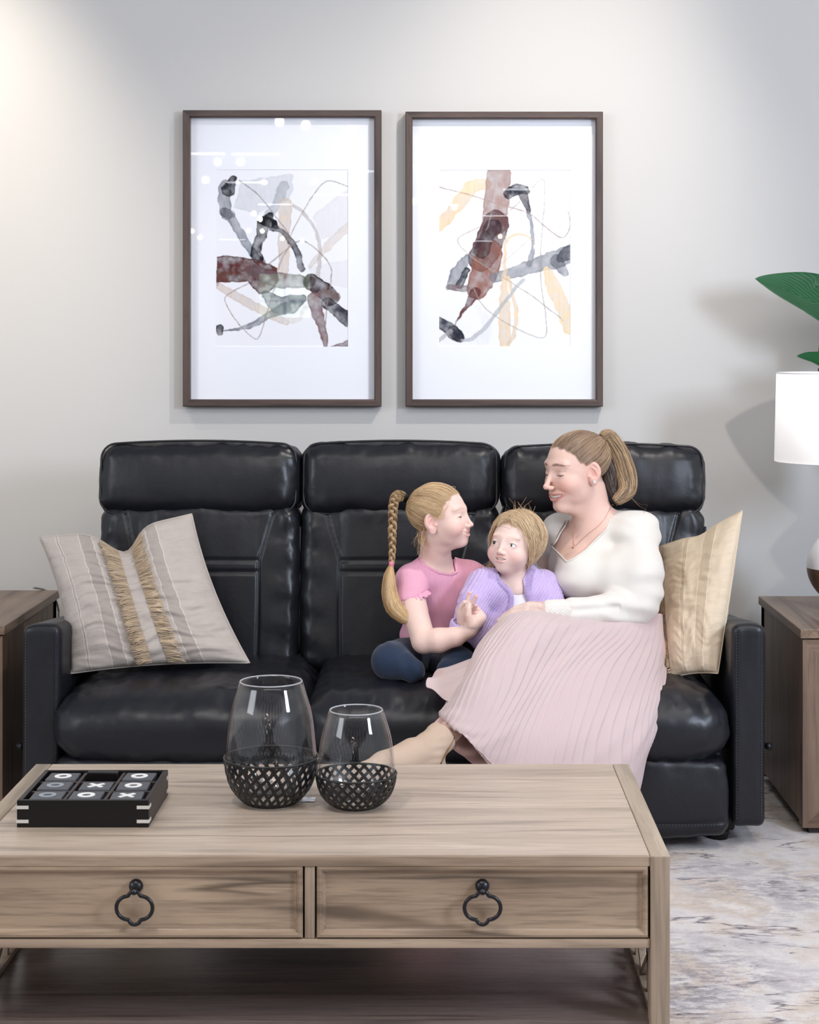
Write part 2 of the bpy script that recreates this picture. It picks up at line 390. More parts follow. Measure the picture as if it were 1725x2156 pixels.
for i, (px_, py_) in enumerate(TL_PX):
    d_ = 3700 * 2.15 / (722 - py_); x, y = (px_ - 925) / 3700 * d_, 11.8 - d_
    if proto is None:
        e = empty('tube_light', (x, y, 3.6), 'long white fluorescent tube light on the showroom ceiling behind the camera', 'ceiling light', 'tube lights on the showroom ceiling')
        a = mk('housing', *boxr(x - 0.29, x + 0.29, y - 0.07, y + 0.07, 3.54, 3.6, 0.006), M['mat'], e, smooth=False)
        b = mk('tube', *boxr(x - 0.27, x + 0.27, y - 0.05, y + 0.05, 3.52, 3.545, 0.01), M['tubeglow'], e)
        proto = (e, a, b)
    else:
        e = proto[0].copy(); COL.objects.link(e); e.location = (x, y, 3.6)
        for ch in proto[1:]:
            c = ch.copy(); COL.objects.link(c); c.parent = e
# ================================================================== rug
def rugmat():
    m = newmat('distressed_rug', rough=0.95, spec=0.1); t = NT(m); v = t.coord('Object', (1, 1, 1)); vs = t.coord('Object', (1.0, 2.2, 1)); vh = t.coord('Object', (1, 3.2, 1), (0, 0, 0.06))
    base = t.ramp(t.noise(v, 3.2, 6, 0.62), [(0.36, S(184, 176, 178)), (0.47, S(214, 207, 204)), (0.56, S(202, 186, 172)), (0.66, S(222, 215, 209))])
    gr = t.ramp(t.noise(vs, 26, 7, 0.72), [(0.42, (1, 1, 1)), (0.56, (0, 0, 0))]); grm = t.math('MULTIPLY', gr, t.ramp(t.noise(v, 2.6, 3), [(0.42, (0, 0, 0)), (0.66, (0.75, 0.75, 0.75))]))
    c = t.mix(grm, base, S(128, 120, 130))
    rust = t.math('MULTIPLY', t.ramp(t.noise(vs, 4.5, 5, 0.7), [(0.60, (0, 0, 0)), (0.70, (0.8, 0.8, 0.8))]), t.ramp(t.noise(vs, 30, 4, 0.7), [(0.45, (0, 0, 0)), (0.6, (1, 1, 1))]))
    c = t.mix(rust, c, S(165, 120, 98))
    # wandering dark veins
    n = t.noise(vh, 1.05, 6, 0.58, 0.3); d = t.math('ABSOLUTE', t.math('SUBTRACT', n, 0.5)); vein = t.ramp(d, [(0.0, (1, 1, 1)), (0.013, (0, 0, 0))])
    vein = t.math('MULTIPLY', vein, t.ramp(t.noise(v, 8, 4, 0.6), [(0.40, (0.0,) * 3), (0.56, (0.9,) * 3)])); c = t.mix(vein, c, S(72, 62, 78))
    sp = t.ramp(t.noise(vs, 18, 3, 0.6), [(0.715, (0, 0, 0)), (0.74, (1, 1, 1))]); c = t.mix(t.math('MULTIPLY', sp, 0.8), c, S(74, 72, 96))
    fine = t.noise(v, 300, 2); c = t.mix(t.math('MULTIPLY', t.ramp(t.noise(vs, 90, 3, 0.7), [(0.4, (0, 0, 0)), (0.7, (1, 1, 1))]), 0.22), c, S(238, 234, 232))
    t.color(c); t.normal(t.bump(fine, 0.6, 0.003)); return m
M['rug'] = rugmat()
tag(mk('area_rug', *boxr(-2.4, 2.4, 2.0, 5.72, -0.012, 0.0, 0.004), M['rug'], smooth=False), 'large distressed beige and grey rug with dark veins and rust patches under the sofa', 'rug')
# ================================================================== framed art
def art_colors(strokes, fills, x0, x1, y0, y1, nx, ny, seed):
    X, Y = np.meshgrid(np.linspace(x0, x1, nx), np.linspace(y0, y1, ny), indexing='ij')
    Q = np.stack([X / 38, Y / 38, np.full_like(X, seed)], -1)
    wx = fbm(Q, 4) * 7; wy = fbm(Q + 31.7, 4) * 7; edge = fbm(Q * 3.1, 3); wash = fbm(Q * 0.9 + 5, 4); streak = fbm(np.stack([X / 9, Y / 60, X * 0 + seed], -1), 3)
    img = np.ones((nx, ny, 3)) * np.array(S(236, 237, 243))
    Xw, Yw = X + wx, Y + wy
    def paint(a, col, alpha, var):
        nonlocal img
        c = np.array(S(*col))[None, None] * (1 + var * wash + 0.5 * var * streak)[..., None]
        A = np.clip(a * alpha, 0, 1)[..., None]; img = img * (1 - A) + np.clip(c, 0.001, 1) * A
    for kind, pts, wd, col, alpha, var in strokes:
        if kind == 'poly':
            p = np.array(pts, float); ins = np.zeros(X.shape, bool); n = len(p); dmin = np.full(X.shape, 1e9)
            for i in range(n):
                a, b = p[i], p[(i + 1) % n]
                cond = ((a[1] > Yw) != (b[1] > Yw)); xi = (b[0] - a[0]) * (Yw - a[1]) / (b[1] - a[1] + 1e-9) + a[0]; ins ^= cond & (Xw < xi)
                d = b - a; t = np.clip(((Xw - a[0]) * d[0] + (Yw - a[1]) * d[1]) / (d @ d + 1e-9), 0, 1); dmin = np.minimum(dmin, np.hypot(Xw - a[0] - t * d[0], Yw - a[1] - t * d[1]))
            sd = np.where(ins, dmin, -dmin); a = np.clip(sd / 5 + 0.5, 0, 1) * (1 + 0.35 * np.exp(-(sd / 9) ** 2)); paint(a, col, alpha * (0.85 + 0.25 * wash), var)
        else:
            m = max(8, int(6 * len(pts))); p = catmull(np.array(pts, float), m); ws = np.interp(np.linspace(0, 1, m), np.linspace(0, 1, len(wd)) if hasattr(wd, '__len__') else [0, 1], wd if hasattr(wd, '__len__') else [wd, wd])
            thin = kind == 'line'; xx, yy = (X + wx * 0.35, Y + wy * 0.35) if thin else (Xw, Yw)
            best = np.full(X.shape, -1e9)
            for i in range(m - 1):
                a, b = p[i], p[i + 1]; d = b - a; t = ((xx - a[0]) * d[0] + (yy - a[1]) * d[1]) / (d @ d + 1e-9)
                tc = np.clip(t, 0, 1); wv = (ws[i] * (1 - tc) + ws[i + 1] * tc) / 2; best = np.maximum(best, wv - np.hypot(xx - a[0] - tc * d[0], yy - a[1] - tc * d[1]))
            if thin: paint(np.clip(best / 3 + 0.5, 0, 1) * (0.75 + 0.3 * edge), col, alpha, var)
            else: paint(np.clip(best / (4 + 2 * np.abs(edge)) + 0.5, 0, 1) * (1 + 0.3 * np.exp(-(best / 8) ** 2)), col, alpha * (0.85 + 0.25 * wash), var)
    return np.clip(img, 0, 1)
L_ART = [
 ('poly', [(450, 560), (800, 508), (806, 600), (770, 690), (640, 740), (560, 790), (400, 740)], 0, (190, 194, 202), .55, .12),
 ('poly', [(940, 800), (1185, 610), (1185, 900), (1000, 960)], 0, (214, 210, 214), .5, .1), ('poly', [(900, 1150), (1185, 1100), (1185, 1300), (960, 1250)], 0, (212, 210, 216), .4, .1),
 ('b', [(740, 600), (690, 720), (640, 790)], [80, 60, 60], (130, 136, 146), .5, .3),
 ('b', [(340, 590), (330, 690), (350, 790)], [80, 85, 75], (92, 98, 110), .75, .35), ('b', [(395, 545), (360, 620)], [40, 95], (38, 40, 48), .95, .2), ('b', [(330, 770), (380, 790)], 60, (52, 54, 64), .7, .3),
 ('b', [(370, 800), (450, 930), (520, 1040), (600, 1120)], [60, 60, 55, 40], (112, 118, 130), .8, .3),
 ('b', [(755, 720), (750, 850), (742, 1000), (742, 1190)], [95, 85, 80, 70], (206, 190, 178), .8, .15),
 ('b', [(1185, 870), (1050, 1000), (920, 1150)], [60, 55, 30], (212, 202, 196), .75, .12), ('b', [(800, 720), (880, 780), (960, 900), (990, 1040), (980, 1220)], [24, 20, 20, 26, 30], (186, 178, 178), .7, .15),
 ('b', [(650, 800), (600, 860), (590, 930), (550, 1040), (565, 1090)], [50, 90, 65, 70, 80], (28, 28, 36), .97, .2), ('b', [(600, 830), (660, 850), (700, 880)], [60, 70, 20], (24, 24, 32), .97, .1),
 ('b', [(650, 890), (720, 900), (790, 970), (840, 1060), (865, 1160)], [20, 34, 40, 46, 52], (58, 60, 72), .85, .35),
 ('poly', [(280, 1085), (320, 1068), (480, 1085), (560, 1100), (640, 1130), (700, 1160), (705, 1250), (640, 1330), (560, 1330), (500, 1250), (300, 1255), (280, 1285)], 0, (84, 46, 46), .97, .4),
 ('b', [(290, 1200), (420, 1220), (560, 1200)], 60, (96, 62, 52), .5, .3), ('b', [(540, 1180), (700, 1240), (930, 1250)], [90, 110, 70], (92, 74, 80), .75, .3),
 ('b', [(290, 1280), (450, 1370), (620, 1460), (760, 1530)], [50, 62, 62, 40], (206, 190, 180), .8, .15), ('b', [(760, 1522), (850, 1500), (895, 1420)], [40, 34, 26], (218, 214, 212), .75, .1),
 ('b', [(620, 1340), (700, 1410), (780, 1410), (870, 1370)], [60, 120, 130, 60], (66, 70, 84), .8, .5), ('b', [(760, 1430), (640, 1480), (520, 1550), (400, 1580), (310, 1588)], [80, 46, 34, 12, 12], (96, 100, 112), .75, .3), ('b', [(298, 1572), (302, 1600)], [52, 40], (40, 42, 52), .95, .2),
 ('b', [(930, 1250), (1010, 1310), (1070, 1360)], [110, 120, 110], (58, 44, 52), .95, .3), ('b', [(1010, 1330), (1100, 1350)], [60, 60], (118, 98, 98), .8, .2),
 ('b', [(1040, 1400), (1110, 1450), (1190, 1520)], [80, 84, 86], (48, 48, 58), .93, .3),
 ('b', [(950, 1370), (975, 1480), (1015, 1590), (1032, 1700)], [90, 80, 50, 26], (116, 90, 92), .85, .3),
 ('poly', [(1050, 1697), (1110, 1680), (1185, 1650), (1185, 1697)], 0, (120, 100, 108), .8, .3),
 ('line', [(435, 555), (560, 650), (700, 820), (790, 960), (730, 1090), (700, 1180)], 8, (128, 112, 108), .85, .1), ('line', [(1185, 597), (1040, 560), (930, 680), (840, 830), (780, 960)], 7, (140, 126, 120), .85, .1),
 ('line', [(640, 1130), (800, 1000), (880, 970), (1000, 1060), (1065, 1150), (1065, 1250), (1035, 1450), (1028, 1600)], 9, (140, 118, 112), .85, .1),
 ('line', [(500, 1262), (345, 1350), (370, 1450), (450, 1560), (555, 1645), (600, 1550), (650, 1380), (680, 1290)], 7, (136, 116, 110), .85, .1)]
R_ART = [
 ('poly', [(310, 640), (560, 700), (420, 820), (310, 900)], 0, (222, 216, 212), .5, .1), ('poly', [(740, 900), (1210, 930), (1210, 1060), (760, 1130)], 0, (220, 222, 224), .4, .1),
 ('b', [(630, 580), (540, 600), (470, 680), (400, 770), (310, 860)], [70, 95, 95, 80, 90], (228, 200, 164), .85, .12),
 ('b', [(610, 1640), (640, 1560), (600, 1450), (560, 1420)], [90, 60, 50, 20], (222, 224, 228), .5, .1),
 ('b', [(720, 520), (705, 700), (690, 850)], [160, 172, 176], (156, 132, 128), .9, .2),
 ('b', [(700, 850), (650, 990), (600, 1090)], [180, 196, 180], (88, 60, 62), .95, .5), ('b', [(660, 1050), (620, 1190), (575, 1300)], [170, 190, 150], (132, 88, 78), .92, .3),
 ('b', [(680, 880), (640, 940), (600, 1040)], [120, 90, 110], (44, 34, 44), .75, .5),
 ('b', [(500, 1090), (440, 1190), (400, 1280)], [50, 100, 70], (104, 108, 120), .8, .3), ('b', [(500, 1170), (450, 1270)], [40, 56], (36, 40, 50), .9, .2), ('b', [(375, 1290), (500, 1300)], [40, 44], (122, 106, 108), .8, .3),
 ('b', [(560, 1330), (490, 1430), (440, 1510), (408, 1565)], [76, 26, 10, 6], (96, 56, 58), .92, .2),
 ('b', [(790, 650), (840, 615), (900, 620)], [70, 78, 66], (42, 44, 56), .93, .3), ('b', [(880, 640), (905, 700), (925, 770)], [60, 46, 30], (44, 46, 58), .93, .2), ('b', [(925, 780), (948, 890), (955, 1000), (930, 1130)], [24, 22, 26, 40], (128, 132, 142), .8, .2),
 ('b', [(690, 1225), (850, 1180), (1000, 1130), (1100, 1100), (1215, 1060)], [70, 80, 100, 130, 120], (122, 126, 134), .8, .35), ('b', [(1120, 1110), (1180, 1200)], [90, 40], (92, 96, 106), .7, .3), ('b', [(1150, 1090), (1215, 1050)], [60, 110], (56, 58, 70), .7, .3),
 ('b', [(1050, 1180), (1110, 1310), (1160, 1430), (1215, 1560)], [60, 100, 100, 110], (226, 202, 166), .85, .12),
 ('b', [(770, 940), (762, 1150), (758, 1350), (758, 1500), (762, 1695)], [16, 24, 60, 82, 76], (222, 200, 172), .85, .12), ('b', [(775, 980), (820, 935), (890, 930), (950, 960)], [14, 14, 14, 8], (226, 204, 172), .8, .1),
 ('b', [(790, 1220), (825, 1380), (842, 1500), (820, 1620), (780, 1685)], [22, 26, 28, 26, 22], (222, 200, 172), .85, .12),
 ('b', [(305, 1525), (370, 1570), (440, 1625)], [70, 82, 84], (62, 64, 76), .93, .25), ('b', [(410, 1590), (445, 1630)], [70, 70], (36, 36, 48), .8, .2), ('b', [(310, 1655), (390, 1590)], [26, 20], (176, 172, 176), .8, .2),
 ('b', [(470, 1650), (540, 1640), (620, 1570), (700, 1470), (800, 1340), (885, 1235)], [24, 26, 28, 26, 22, 26], (168, 172, 180), .75, .2),
 ('line', [(310, 602), (500, 650), (700, 715), (920, 780), (1060, 890), (1160, 950), (1210, 870), (1200, 770)], 9, (162, 142, 134), .85, .1), ('line', [(1200, 775), (1000, 900), (740, 1130)], 5, (190, 182, 178), .7, .1),
 ('line', [(800, 760), (900, 670), (1020, 545), (1035, 700), (1008, 1050), (1012, 1250), (1045, 1500), (1035, 1632), (900, 1600), (700, 1490), (600, 1400), (548, 1300)], 7, (168, 154, 148), .85, .1),
 ('line', [(580, 880), (438, 960), (520, 1070), (700, 1190), (950, 1350), (1165, 1518)], 7, (164, 150, 138), .85, .1), ('line', [(712, 520), (690, 680), (650, 860), (630, 900)], 4, (205, 195, 195), .7, .1)]
M['print'] = vcol('watercolour_print', 0.8, 0.1)
def picture(x0, x1, zb, zt, strokes, ab, ar, label, seed):
    Yf = 5.855; e = empty('framed_picture', ((x0 + x1) / 2, YW, zb), label, 'picture', None)
    wd, dp = 0.0235, 0.042
    # four mitred rails with a rounded profile
    prof = [(0, 0), (0, -dp), (0.003, -dp - 0.003), (wd - 0.004, -dp - 0.003), (wd, -dp + 0.001), (wd, -0.006)]
    cs = [(x0, zb), (x1, zb), (x1, zt), (x0, zt)]
    for q in range(4):
        a, b = cs[q], cs[(q + 1) % 4]; V = []
        dx = np.array([b[0] - a[0], b[1] - a[1]]); L = np.linalg.norm(dx); dx /= L; nx = np.array([-dx[1], dx[0]])
        for end, sg in ((a, 1), (b, -1)):
            for (o, d) in prof:
                p = np.array(end) + nx * o + dx * o * sg; V.append((p[0], YW - 0.001 + d, p[1]))
        n = len(prof); Fc = [(i, (i + 1) % n, n + (i + 1) % n, n + i) for i in range(n)] + [tuple(range(n))[::-1], tuple(range(n, 2 * n))]
        mk('frame_rail', V, Fc, M['frame'] if q % 2 else M['frame_x'], e, smooth=False)
    yb = YW - 0.012
    # window mat with a cut opening, print behind, pane in front
    ax0, ax1, az0, az1 = ab; t = 0.0025
    mk('mat_board', *merge([boxr(x0 + .02, ax0, yb - t, yb, zb + .02, zt - .02), boxr(ax1, x1 - .02, yb - t, yb, zb + .02, zt - .02), boxr(ax0, ax1, yb - t, yb, zb + .02, az0), boxr(ax0, ax1, yb - t, yb, az1, zt - .02)]), M['mat'], e, smooth=False)
    nx, ny = 216, 288; C = art_colors(strokes, None, *ar, nx, ny, seed)
    V, Fc, uv = grid(lambda u, v: np.stack([ax0 + (ax1 - ax0) * u, np.full_like(u, yb - 0.0004), az1 + (az0 - az1) * v], -1), nx, ny)
    mk('print', V, Fc, M['print'], e, smooth=False, colors=C.reshape(-1, 3), label='abstract watercolour print in black, brown and tan')
    mk('glass_pane', *boxr(x0 + .02, x1 - .02, YW - 0.030, YW - 0.028, zb + .02, zt - .02), M['pane'], e, smooth=False)
M['frame_x'] = wood('walnut_frame_rail', S(98, 80, 74), S(68, 54, 50), 'x', 0.45, 1.5)
def PX(px, Y): return (px - CX) / F * Y
def PZ(py, Y): return H - (py - CY) / F * Y
Yf = 5.857
picture(PX(385, Yf), PX(803, Yf), PZ(856, Yf), PZ(232, Yf), L_ART, (PX(455, 5.888), PX(733, 5.888), PZ(730, 5.888), PZ(357, 5.888)), (275, 1185, 480, 1697),
        'left framed abstract painting with a dark red band, greyer glass and many lamp reflections', 1.0)
picture(PX(854, Yf), PX(1270, Yf), PZ(856, Yf), PZ(235, Yf), R_ART, (PX(925, 5.888), PX(1201, 5.888), PZ(730, 5.888), PZ(358, 5.888)), (310, 1212, 485, 1697),
        'right framed abstract painting with a brown upright band and yellow strokes, above the woman', 9.0)
# ================================================================== sofa
sofa = empty('reclining_sofa', (-0.12, 5.2, 0), 'black leather three seat reclining sofa with padded headrests', 'sofa')
LE = M['leather']
def wrinkle_front(n_amp, fx, fz, seed):
    def f(p): return n_amp * fbm(np.stack([p[:, 0] * fx, p[:, 1] * 4 + seed, p[:, 2] * fz], 1), 3)
    return f
def cushion(name, half, r, seg, c, tilt, puff, wr, seed, extra=None, mat=None, piping=True, front=True):
    hx, hy, hz = half
    def disp(p, n):
        x = np.clip(p[:, 0] / hx, -1, 1); z = np.clip(p[:, 2] / hz, -1, 1); y = np.clip(p[:, 1] / hy, -1, 1)
        q = p.copy()
        fr = np.clip(-n[:, 1], 0, 1)                               # front face
        q[:, 1] -= puff * (1 - x ** 4) * (1 - z ** 2) * np.clip(-p[:, 1] / hy + 0.6, 0, 1.2)
        q[:, 2] += 0.012 * (1 - x ** 2) * np.sign(p[:, 2]) * (np.abs(z) > 0.2) * np.abs(z)
        q[:, 0] += 0.006 * (1 - z ** 2) * x
        w1 = wr * fbm(np.stack([p[:, 0] * 14, p[:, 2] * 3.5 + seed, np.full(len(p), seed)], 1), 3)
        edge = np.exp(-((1 - np.abs(z)) * hz / 0.05) ** 2) + np.exp(-((1 - np.abs(x)) * hx / 0.06) ** 2)
        w2 = 0.6 * wr * edge * fbm(np.stack([p[:, 0] * 38, p[:, 1] * 30, p[:, 2] * 30 + seed], 1), 2)
        q += n * (w1 * (0.35 + 0.9 * edge) + w2)[:, None]
        if extra is not None: q = extra(q, p, n, x, z)
        return q
    V, Fc = rbox(half, r, seg, disp, c, rotx(tilt))
    o = mk(name, V, Fc, mat or LE, sofa)
    return o
TL = -0.13
heads = [(215, 632), (638, 1050), (1057, 1480)]
YB = 5.42
for i, (a, b) in enumerate(heads):
    xa, xb = PX(a, YB), PX(b, YB); hx = (xb - xa) / 2 - 0.001
    ztop = PZ(940 + (3 if i == 2 else -3), YB); zbot = PZ(1088, YB - 0.08); hz = (ztop - zbot) / 2
    c = ((xa + xb) / 2, YB + 0.005, (ztop + zbot) / 2)
    cushion('headrest', (hx, 0.085, hz), 0.05, (70, 14, 34), c, TL, 0.018, 0.0045, i * 7.3 + 1)
    # piping along the front edge
    R = rotx(TL); pts = []; ex_, ez_, cr_ = hx - .007, hz - .004, .042
    for cxs, czs, a0 in ((1, 1, 0), (-1, 1, 90), (-1, -1, 180), (1, -1, 270)):
        for a in np.linspace(a0, a0 + 90, 9): a = math.radians(a); pts.append((cxs * (ex_ - cr_) + cr_ * math.cos(a), czs * (ez_ - cr_) + cr_ * math.sin(a)))
    pts = np.array(pts + [pts[0]]); L_ = np.concatenate([[0], np.cumsum(np.linalg.norm(np.diff(pts, axis=0), axis=1))]); s_ = np.linspace(0, L_[-1], 140, endpoint=False); pts = np.stack([np.interp(s_, L_, pts[:, 0]), np.interp(s_, L_, pts[:, 1])], 1); xn, zn = pts[:, 0] / hx, pts[:, 1] / hz
    p3 = np.stack([pts[:, 0], -.066 - .008 * (1 - xn ** 2) * np.abs(zn), pts[:, 1] + .012 * (1 - xn ** 2) * np.sign(zn) * np.abs(zn)], 1); pts = p3 @ R.T + np.array(c)
    mk('piping', *tube(pts, 0.0035, 6, closed=True), M['seam'], sofa)
# lumbar backs with curved seams and a pull-out band
zb0, zt0 = 0.40, PZ(1078, 5.40)
for i, (a, b) in enumerate(heads):
    xa, xb = PX(a, YB - 0.03), PX(b, YB - 0.03); hx = (xb - xa) / 2 - 0.001; hz = (zt0 - zb0) / 2 + 0.02
    c = np.array([(xa + xb) / 2, 5.40, (zt0 + zb0) / 2])
    def ex(q, p, n, x, z, hx=hx, hz=hz):
        fr = (n[:, 1] < -0.2)
        def groove(d, wdt=0.004, dep=0.006): q[:, 1] += fr * dep * np.exp(-(d / wdt) ** 2)
        X, Z = p[:, 0], p[:, 2]
        zz = (Z / hz)
        sx = np.where(zz > 0.3, 0.60 + 0.17 * (zz - 0.3) / 0.7, 0.60)         # seams: parallel below, flaring above
        groove((np.abs(X) / hx - sx) * hx)
        inn = np.abs(X) / hx < 0.60
        groove(np.where(inn, Z - 0.30 * hz, 1)); groove(np.where(inn, Z - 0.17 * hz, 1))
        q[:, 1] -= fr * 0.010 * np.clip(1 - (np.abs(X) / hx / 0.6) ** 4, 0, 1) * (0.6 + 0.4 * zz)
        q[:, 1] += fr * 0.004 * np.clip(np.abs(X) / hx - 0.6, 0, 1) * np.sin(Z * 60 + X * 20) * 2
        return q
    cushion('backrest', (hx, 0.095, hz), 0.045, (130, 10, 90), c, TL - 0.02, 0.008, 0.004, 30 + i * 5.1, ex)
    mk('piping', *tube([(xb + 0.003, 5.33 - 0.02 + 0.13 * (z - 0.45), z) for z in np.linspace(0.45, 0.82, 12)], 0.0035, 6), M['seam'], sofa)
# seat cushions
def PXs(px): return PX(px, 4.74)
seats = [(105, 640), (642, 1090), (1092, 1540)]
for i, (a, b) in enumerate(seats):
    xa, xb = PXs(a), PXs(b); hx = (xb - xa) / 2 - 0.0015
    def ex(q, p, n, x, z):
        y = p[:, 1]
        q[:, 2] += np.where(p[:, 2] > 0, 0.008 * np.exp(-((y + 0.14) / 0.12) ** 2) * (1 - x ** 4), 0)
        crease = np.exp(-((p[:, 0] - 0.25 * np.sign(i - 0.5) * hx + 0.5 * (y + 0.2)) / 0.05) ** 2)
        q[:, 2] += np.where(n[:, 2] > 0.1, 0.003 * np.sin(p[:, 0] * 90 + y * 60) * np.clip(np.abs(x) - 0.55, 0, 1) * 2.5, 0)
        q[:, 1] += np.where(n[:, 1] < -0.1, 0.003 * np.sin(p[:, 2] * 110 + 3 * p[:, 0]) * np.clip(np.abs(x) - 0.8, 0, 1) * 5, 0)
        return q
    cushion('seat_cushion', (hx, 0.34, 0.092), 0.082, (80, 50, 22), ((xa + xb) / 2, 4.735 + 0.33, 0.339), 0.02, 0.02, 0.0045, 60 + i * 3.7, ex)
    # footrest panel beneath
    def ex2(q, p, n, x, z):
        q[:, 1] += np.where(n[:, 1] < -0.2, 0.004 * np.exp(-((p[:, 2] + 0.062) / 0.004) ** 2), 0); return q
    cushion('footrest_panel', (hx - 0.004, 0.05, 0.105), 0.028, (50, 8, 40), ((xa + xb) / 2, 4.80, 0.148), 0.0, 0.010, 0.0025, 90 + i, ex2)
    st = []
    for k in range(60):
        x = xa + 0.03 + (xb - xa - 0.06) * k / 59; st.append(tube([(x, 4.7435, 0.079), (x + 0.005, 4.7435, 0.079)], 0.0008, 4))
    mk('stitching', *merge(st), M['stitch'], sofa)['kind'] = 'stuff'
# arms
def arm(xi, xo, lab):
    x0, x1 = min(xi, xo), max(xi, xo); yf, yr = 4.80, 5.52
    def disp(p, n):
        q = p.copy(); ty = (p[:, 1] + 0.36) / 0.72
        top = np.clip((p[:, 2] + 0.28) / 0.56, 0, 1)
        q[:, 2] -= top * (0.075 * ty - 0.05 * np.exp(-(ty / 0.10) ** 2) * 0.0)
        q[:, 2] += 0.01 * np.exp(-((p[:, 2] - 0.28) / 0.06) ** 2) * (1 - (p[:, 0] / 0.055) ** 2)
        q += n * (0.0022 * fbm(np.stack([p[:, 0] * 16, p[:, 1] * 7 + x0 * 3, p[:, 2] * 7], 1), 3))[:, None]
        return q
    V, Fc = rbox(((x1 - x0) / 2, (yr - yf) / 2, 0.275), 0.02, (14, 50, 50), disp, ((x0 + x1) / 2, (yf + yr) / 2, 0.33))
    a = mk('arm', V, Fc, LE, sofa)
    # front panel seam with stitches
    zc0, zc1 = 0.07, 0.605; pts = [(x0 + .006, yf - .0005, zc0)] + [(x0 + .006, yf - .0005, z) for z in np.linspace(zc0, zc1 - .02, 14)] + [(x0 + .016, yf, zc1 - .004)] + [(x, yf, zc1) for x in np.linspace(x0 + .025, x1 - .025, 6)] + [(x1 - .016, yf, zc1 - .004)] + [(x1 - .006, yf - .0005, z) for z in np.linspace(zc1 - .02, zc0, 14)]
    mk('arm_piping', *tube(pts, 0.0028, 6), M['seam'], sofa)
    st = []
    for sx in (x0 + .012, x1 - .012):
        for k in range(64): z = zc0 + .01 + k * 0.0081; st.append(tube([(sx, yf - .0012, z), (sx, yf - .0012, z + .0045)], 0.0007, 4))
    o = mk('stitching', *merge(st), M['stitch'], sofa); o['kind'] = 'stuff'
arm(-1.035, -1.142, 'l'); arm(0.800, 0.893, 'r')
mk('base', *boxr(-1.06, 0.82, 4.86, 5.5, 0.03, 0.26, 0.01), M['blackwood'], sofa)
for x in (-1.02, 0.78):
    for y in (4.9, 5.45): mk('foot', *lathe([(0.001, 0), (0.025, 0), (0.03, 0.03), (0.001, 0.031)], 16, (x, y, 0)), M['blackwood'], sofa)
for s, x in ((-1, -1.142), (1, 0.893)):
    mk('recline_lever', *tube([(x, 5.0, .25), (x + s * .018, 4.98, .25), (x + s * .026, 4.93, .25), (x + s * .028, 4.90, .255)], [.008, .008, .009, .011], 10), M['iron'], sofa, label='metal recline lever with a rounded knob')
# ================================================================== side tables
def side_table(x0, x1, y0, y1, zt, inner, label):
    e = empty('side_table', ((x0 + x1) / 2, (y0 + y1) / 2, 0), label, 'side table')
    mk('tabletop', *boxr(x0, x1, y0, y1, zt - 0.026, zt, 0.002), M['walnut_y'], e, smooth=False)
    zb = 0.0; zu = zt - 0.03; i = 0.008
    for xs in (x0, x1):                                            # closed side panels
        s = 1 if xs == x0 else -1
        mk('side_panel', *boxr(min(xs + s * i, xs + s * (i + .016)), max(xs + s * i, xs + s * (i + .016)), y0 + i + .05, y1 - i, 0.03, zu, .001), M['walnut'], e, smooth=False)
        for yy in (y0 + i, y1 - i - .05):
            a, b = sorted((xs + s * i, xs + s * (i + .062)))
            if yy < (y0 + y1) / 2:                                  # front stile, mitred into the rails
                xo, xn = (xs + s * i), (xs + s * (i + .062))
                V = [(xo, yy, .02), (xn, yy, .082), (xn, yy, zu - .062), (xo, yy, zu)]; V += [(x, y + .05, z) for x, y, z in V]
                mk('leg', V, [(0, 1, 2, 3), (7, 6, 5, 4), (0, 4, 5, 1), (1, 5, 6, 2), (2, 6, 7, 3), (3, 7, 4, 0)], M['walnut'], e, smooth=False)
            else: mk('leg', *boxr(a, b, yy, yy + .05, 0.02, zu, .001), M['walnut'], e, smooth=False)
    for zz, up in ((.02, 1), (zu, -1)):
        xa, xb = x0 + i, x1 - i; yy = y0 + i
        V = [(xa, yy, zz), (xb, yy, zz), (xb - .062, yy, zz + up * .062), (xa + .062, yy, zz + up * .062)]; V += [(x, y + .05, z) for x, y, z in V]
        mk('rail', V, [(0, 1, 2, 3), (7, 6, 5, 4), (0, 4, 5, 1), (1, 5, 6, 2), (2, 6, 7, 3), (3, 7, 4, 0)], M['oak_wx'], e, smooth=False)
    mk('shelf', *boxr(x0 + .03, x1 - .03, y0 + .03, y1 - .02, 0.06, 0.085, .001), M['oak_wx'], e, smooth=False)
    mk('back_panel', *boxr(x0 + .03, x1 - .03, y1 - .03, y1 - .02, 0.06, zu, .001), M['walnut'], e, smooth=False)
    mk('plinth', *boxr(x0 + .03, x1 - .03, y0 + .03, y1 - .03, 0.0, 0.03), M['brownwood'], e, smooth=False)
    return e
M['oak_wx'] = wood('brown_rail', S(130, 106, 88), S(96, 76, 62), 'x', 0.42)
side_table(1.012, 1.60, 4.92, 5.57, 0.578, True, 'brown wooden side table right of the sofa holding the white table lamp')
side_table(-1.86, -1.232, 4.98, 5.70, 0.578, True, 'brown wooden side table at the left edge beside the sofa arm')
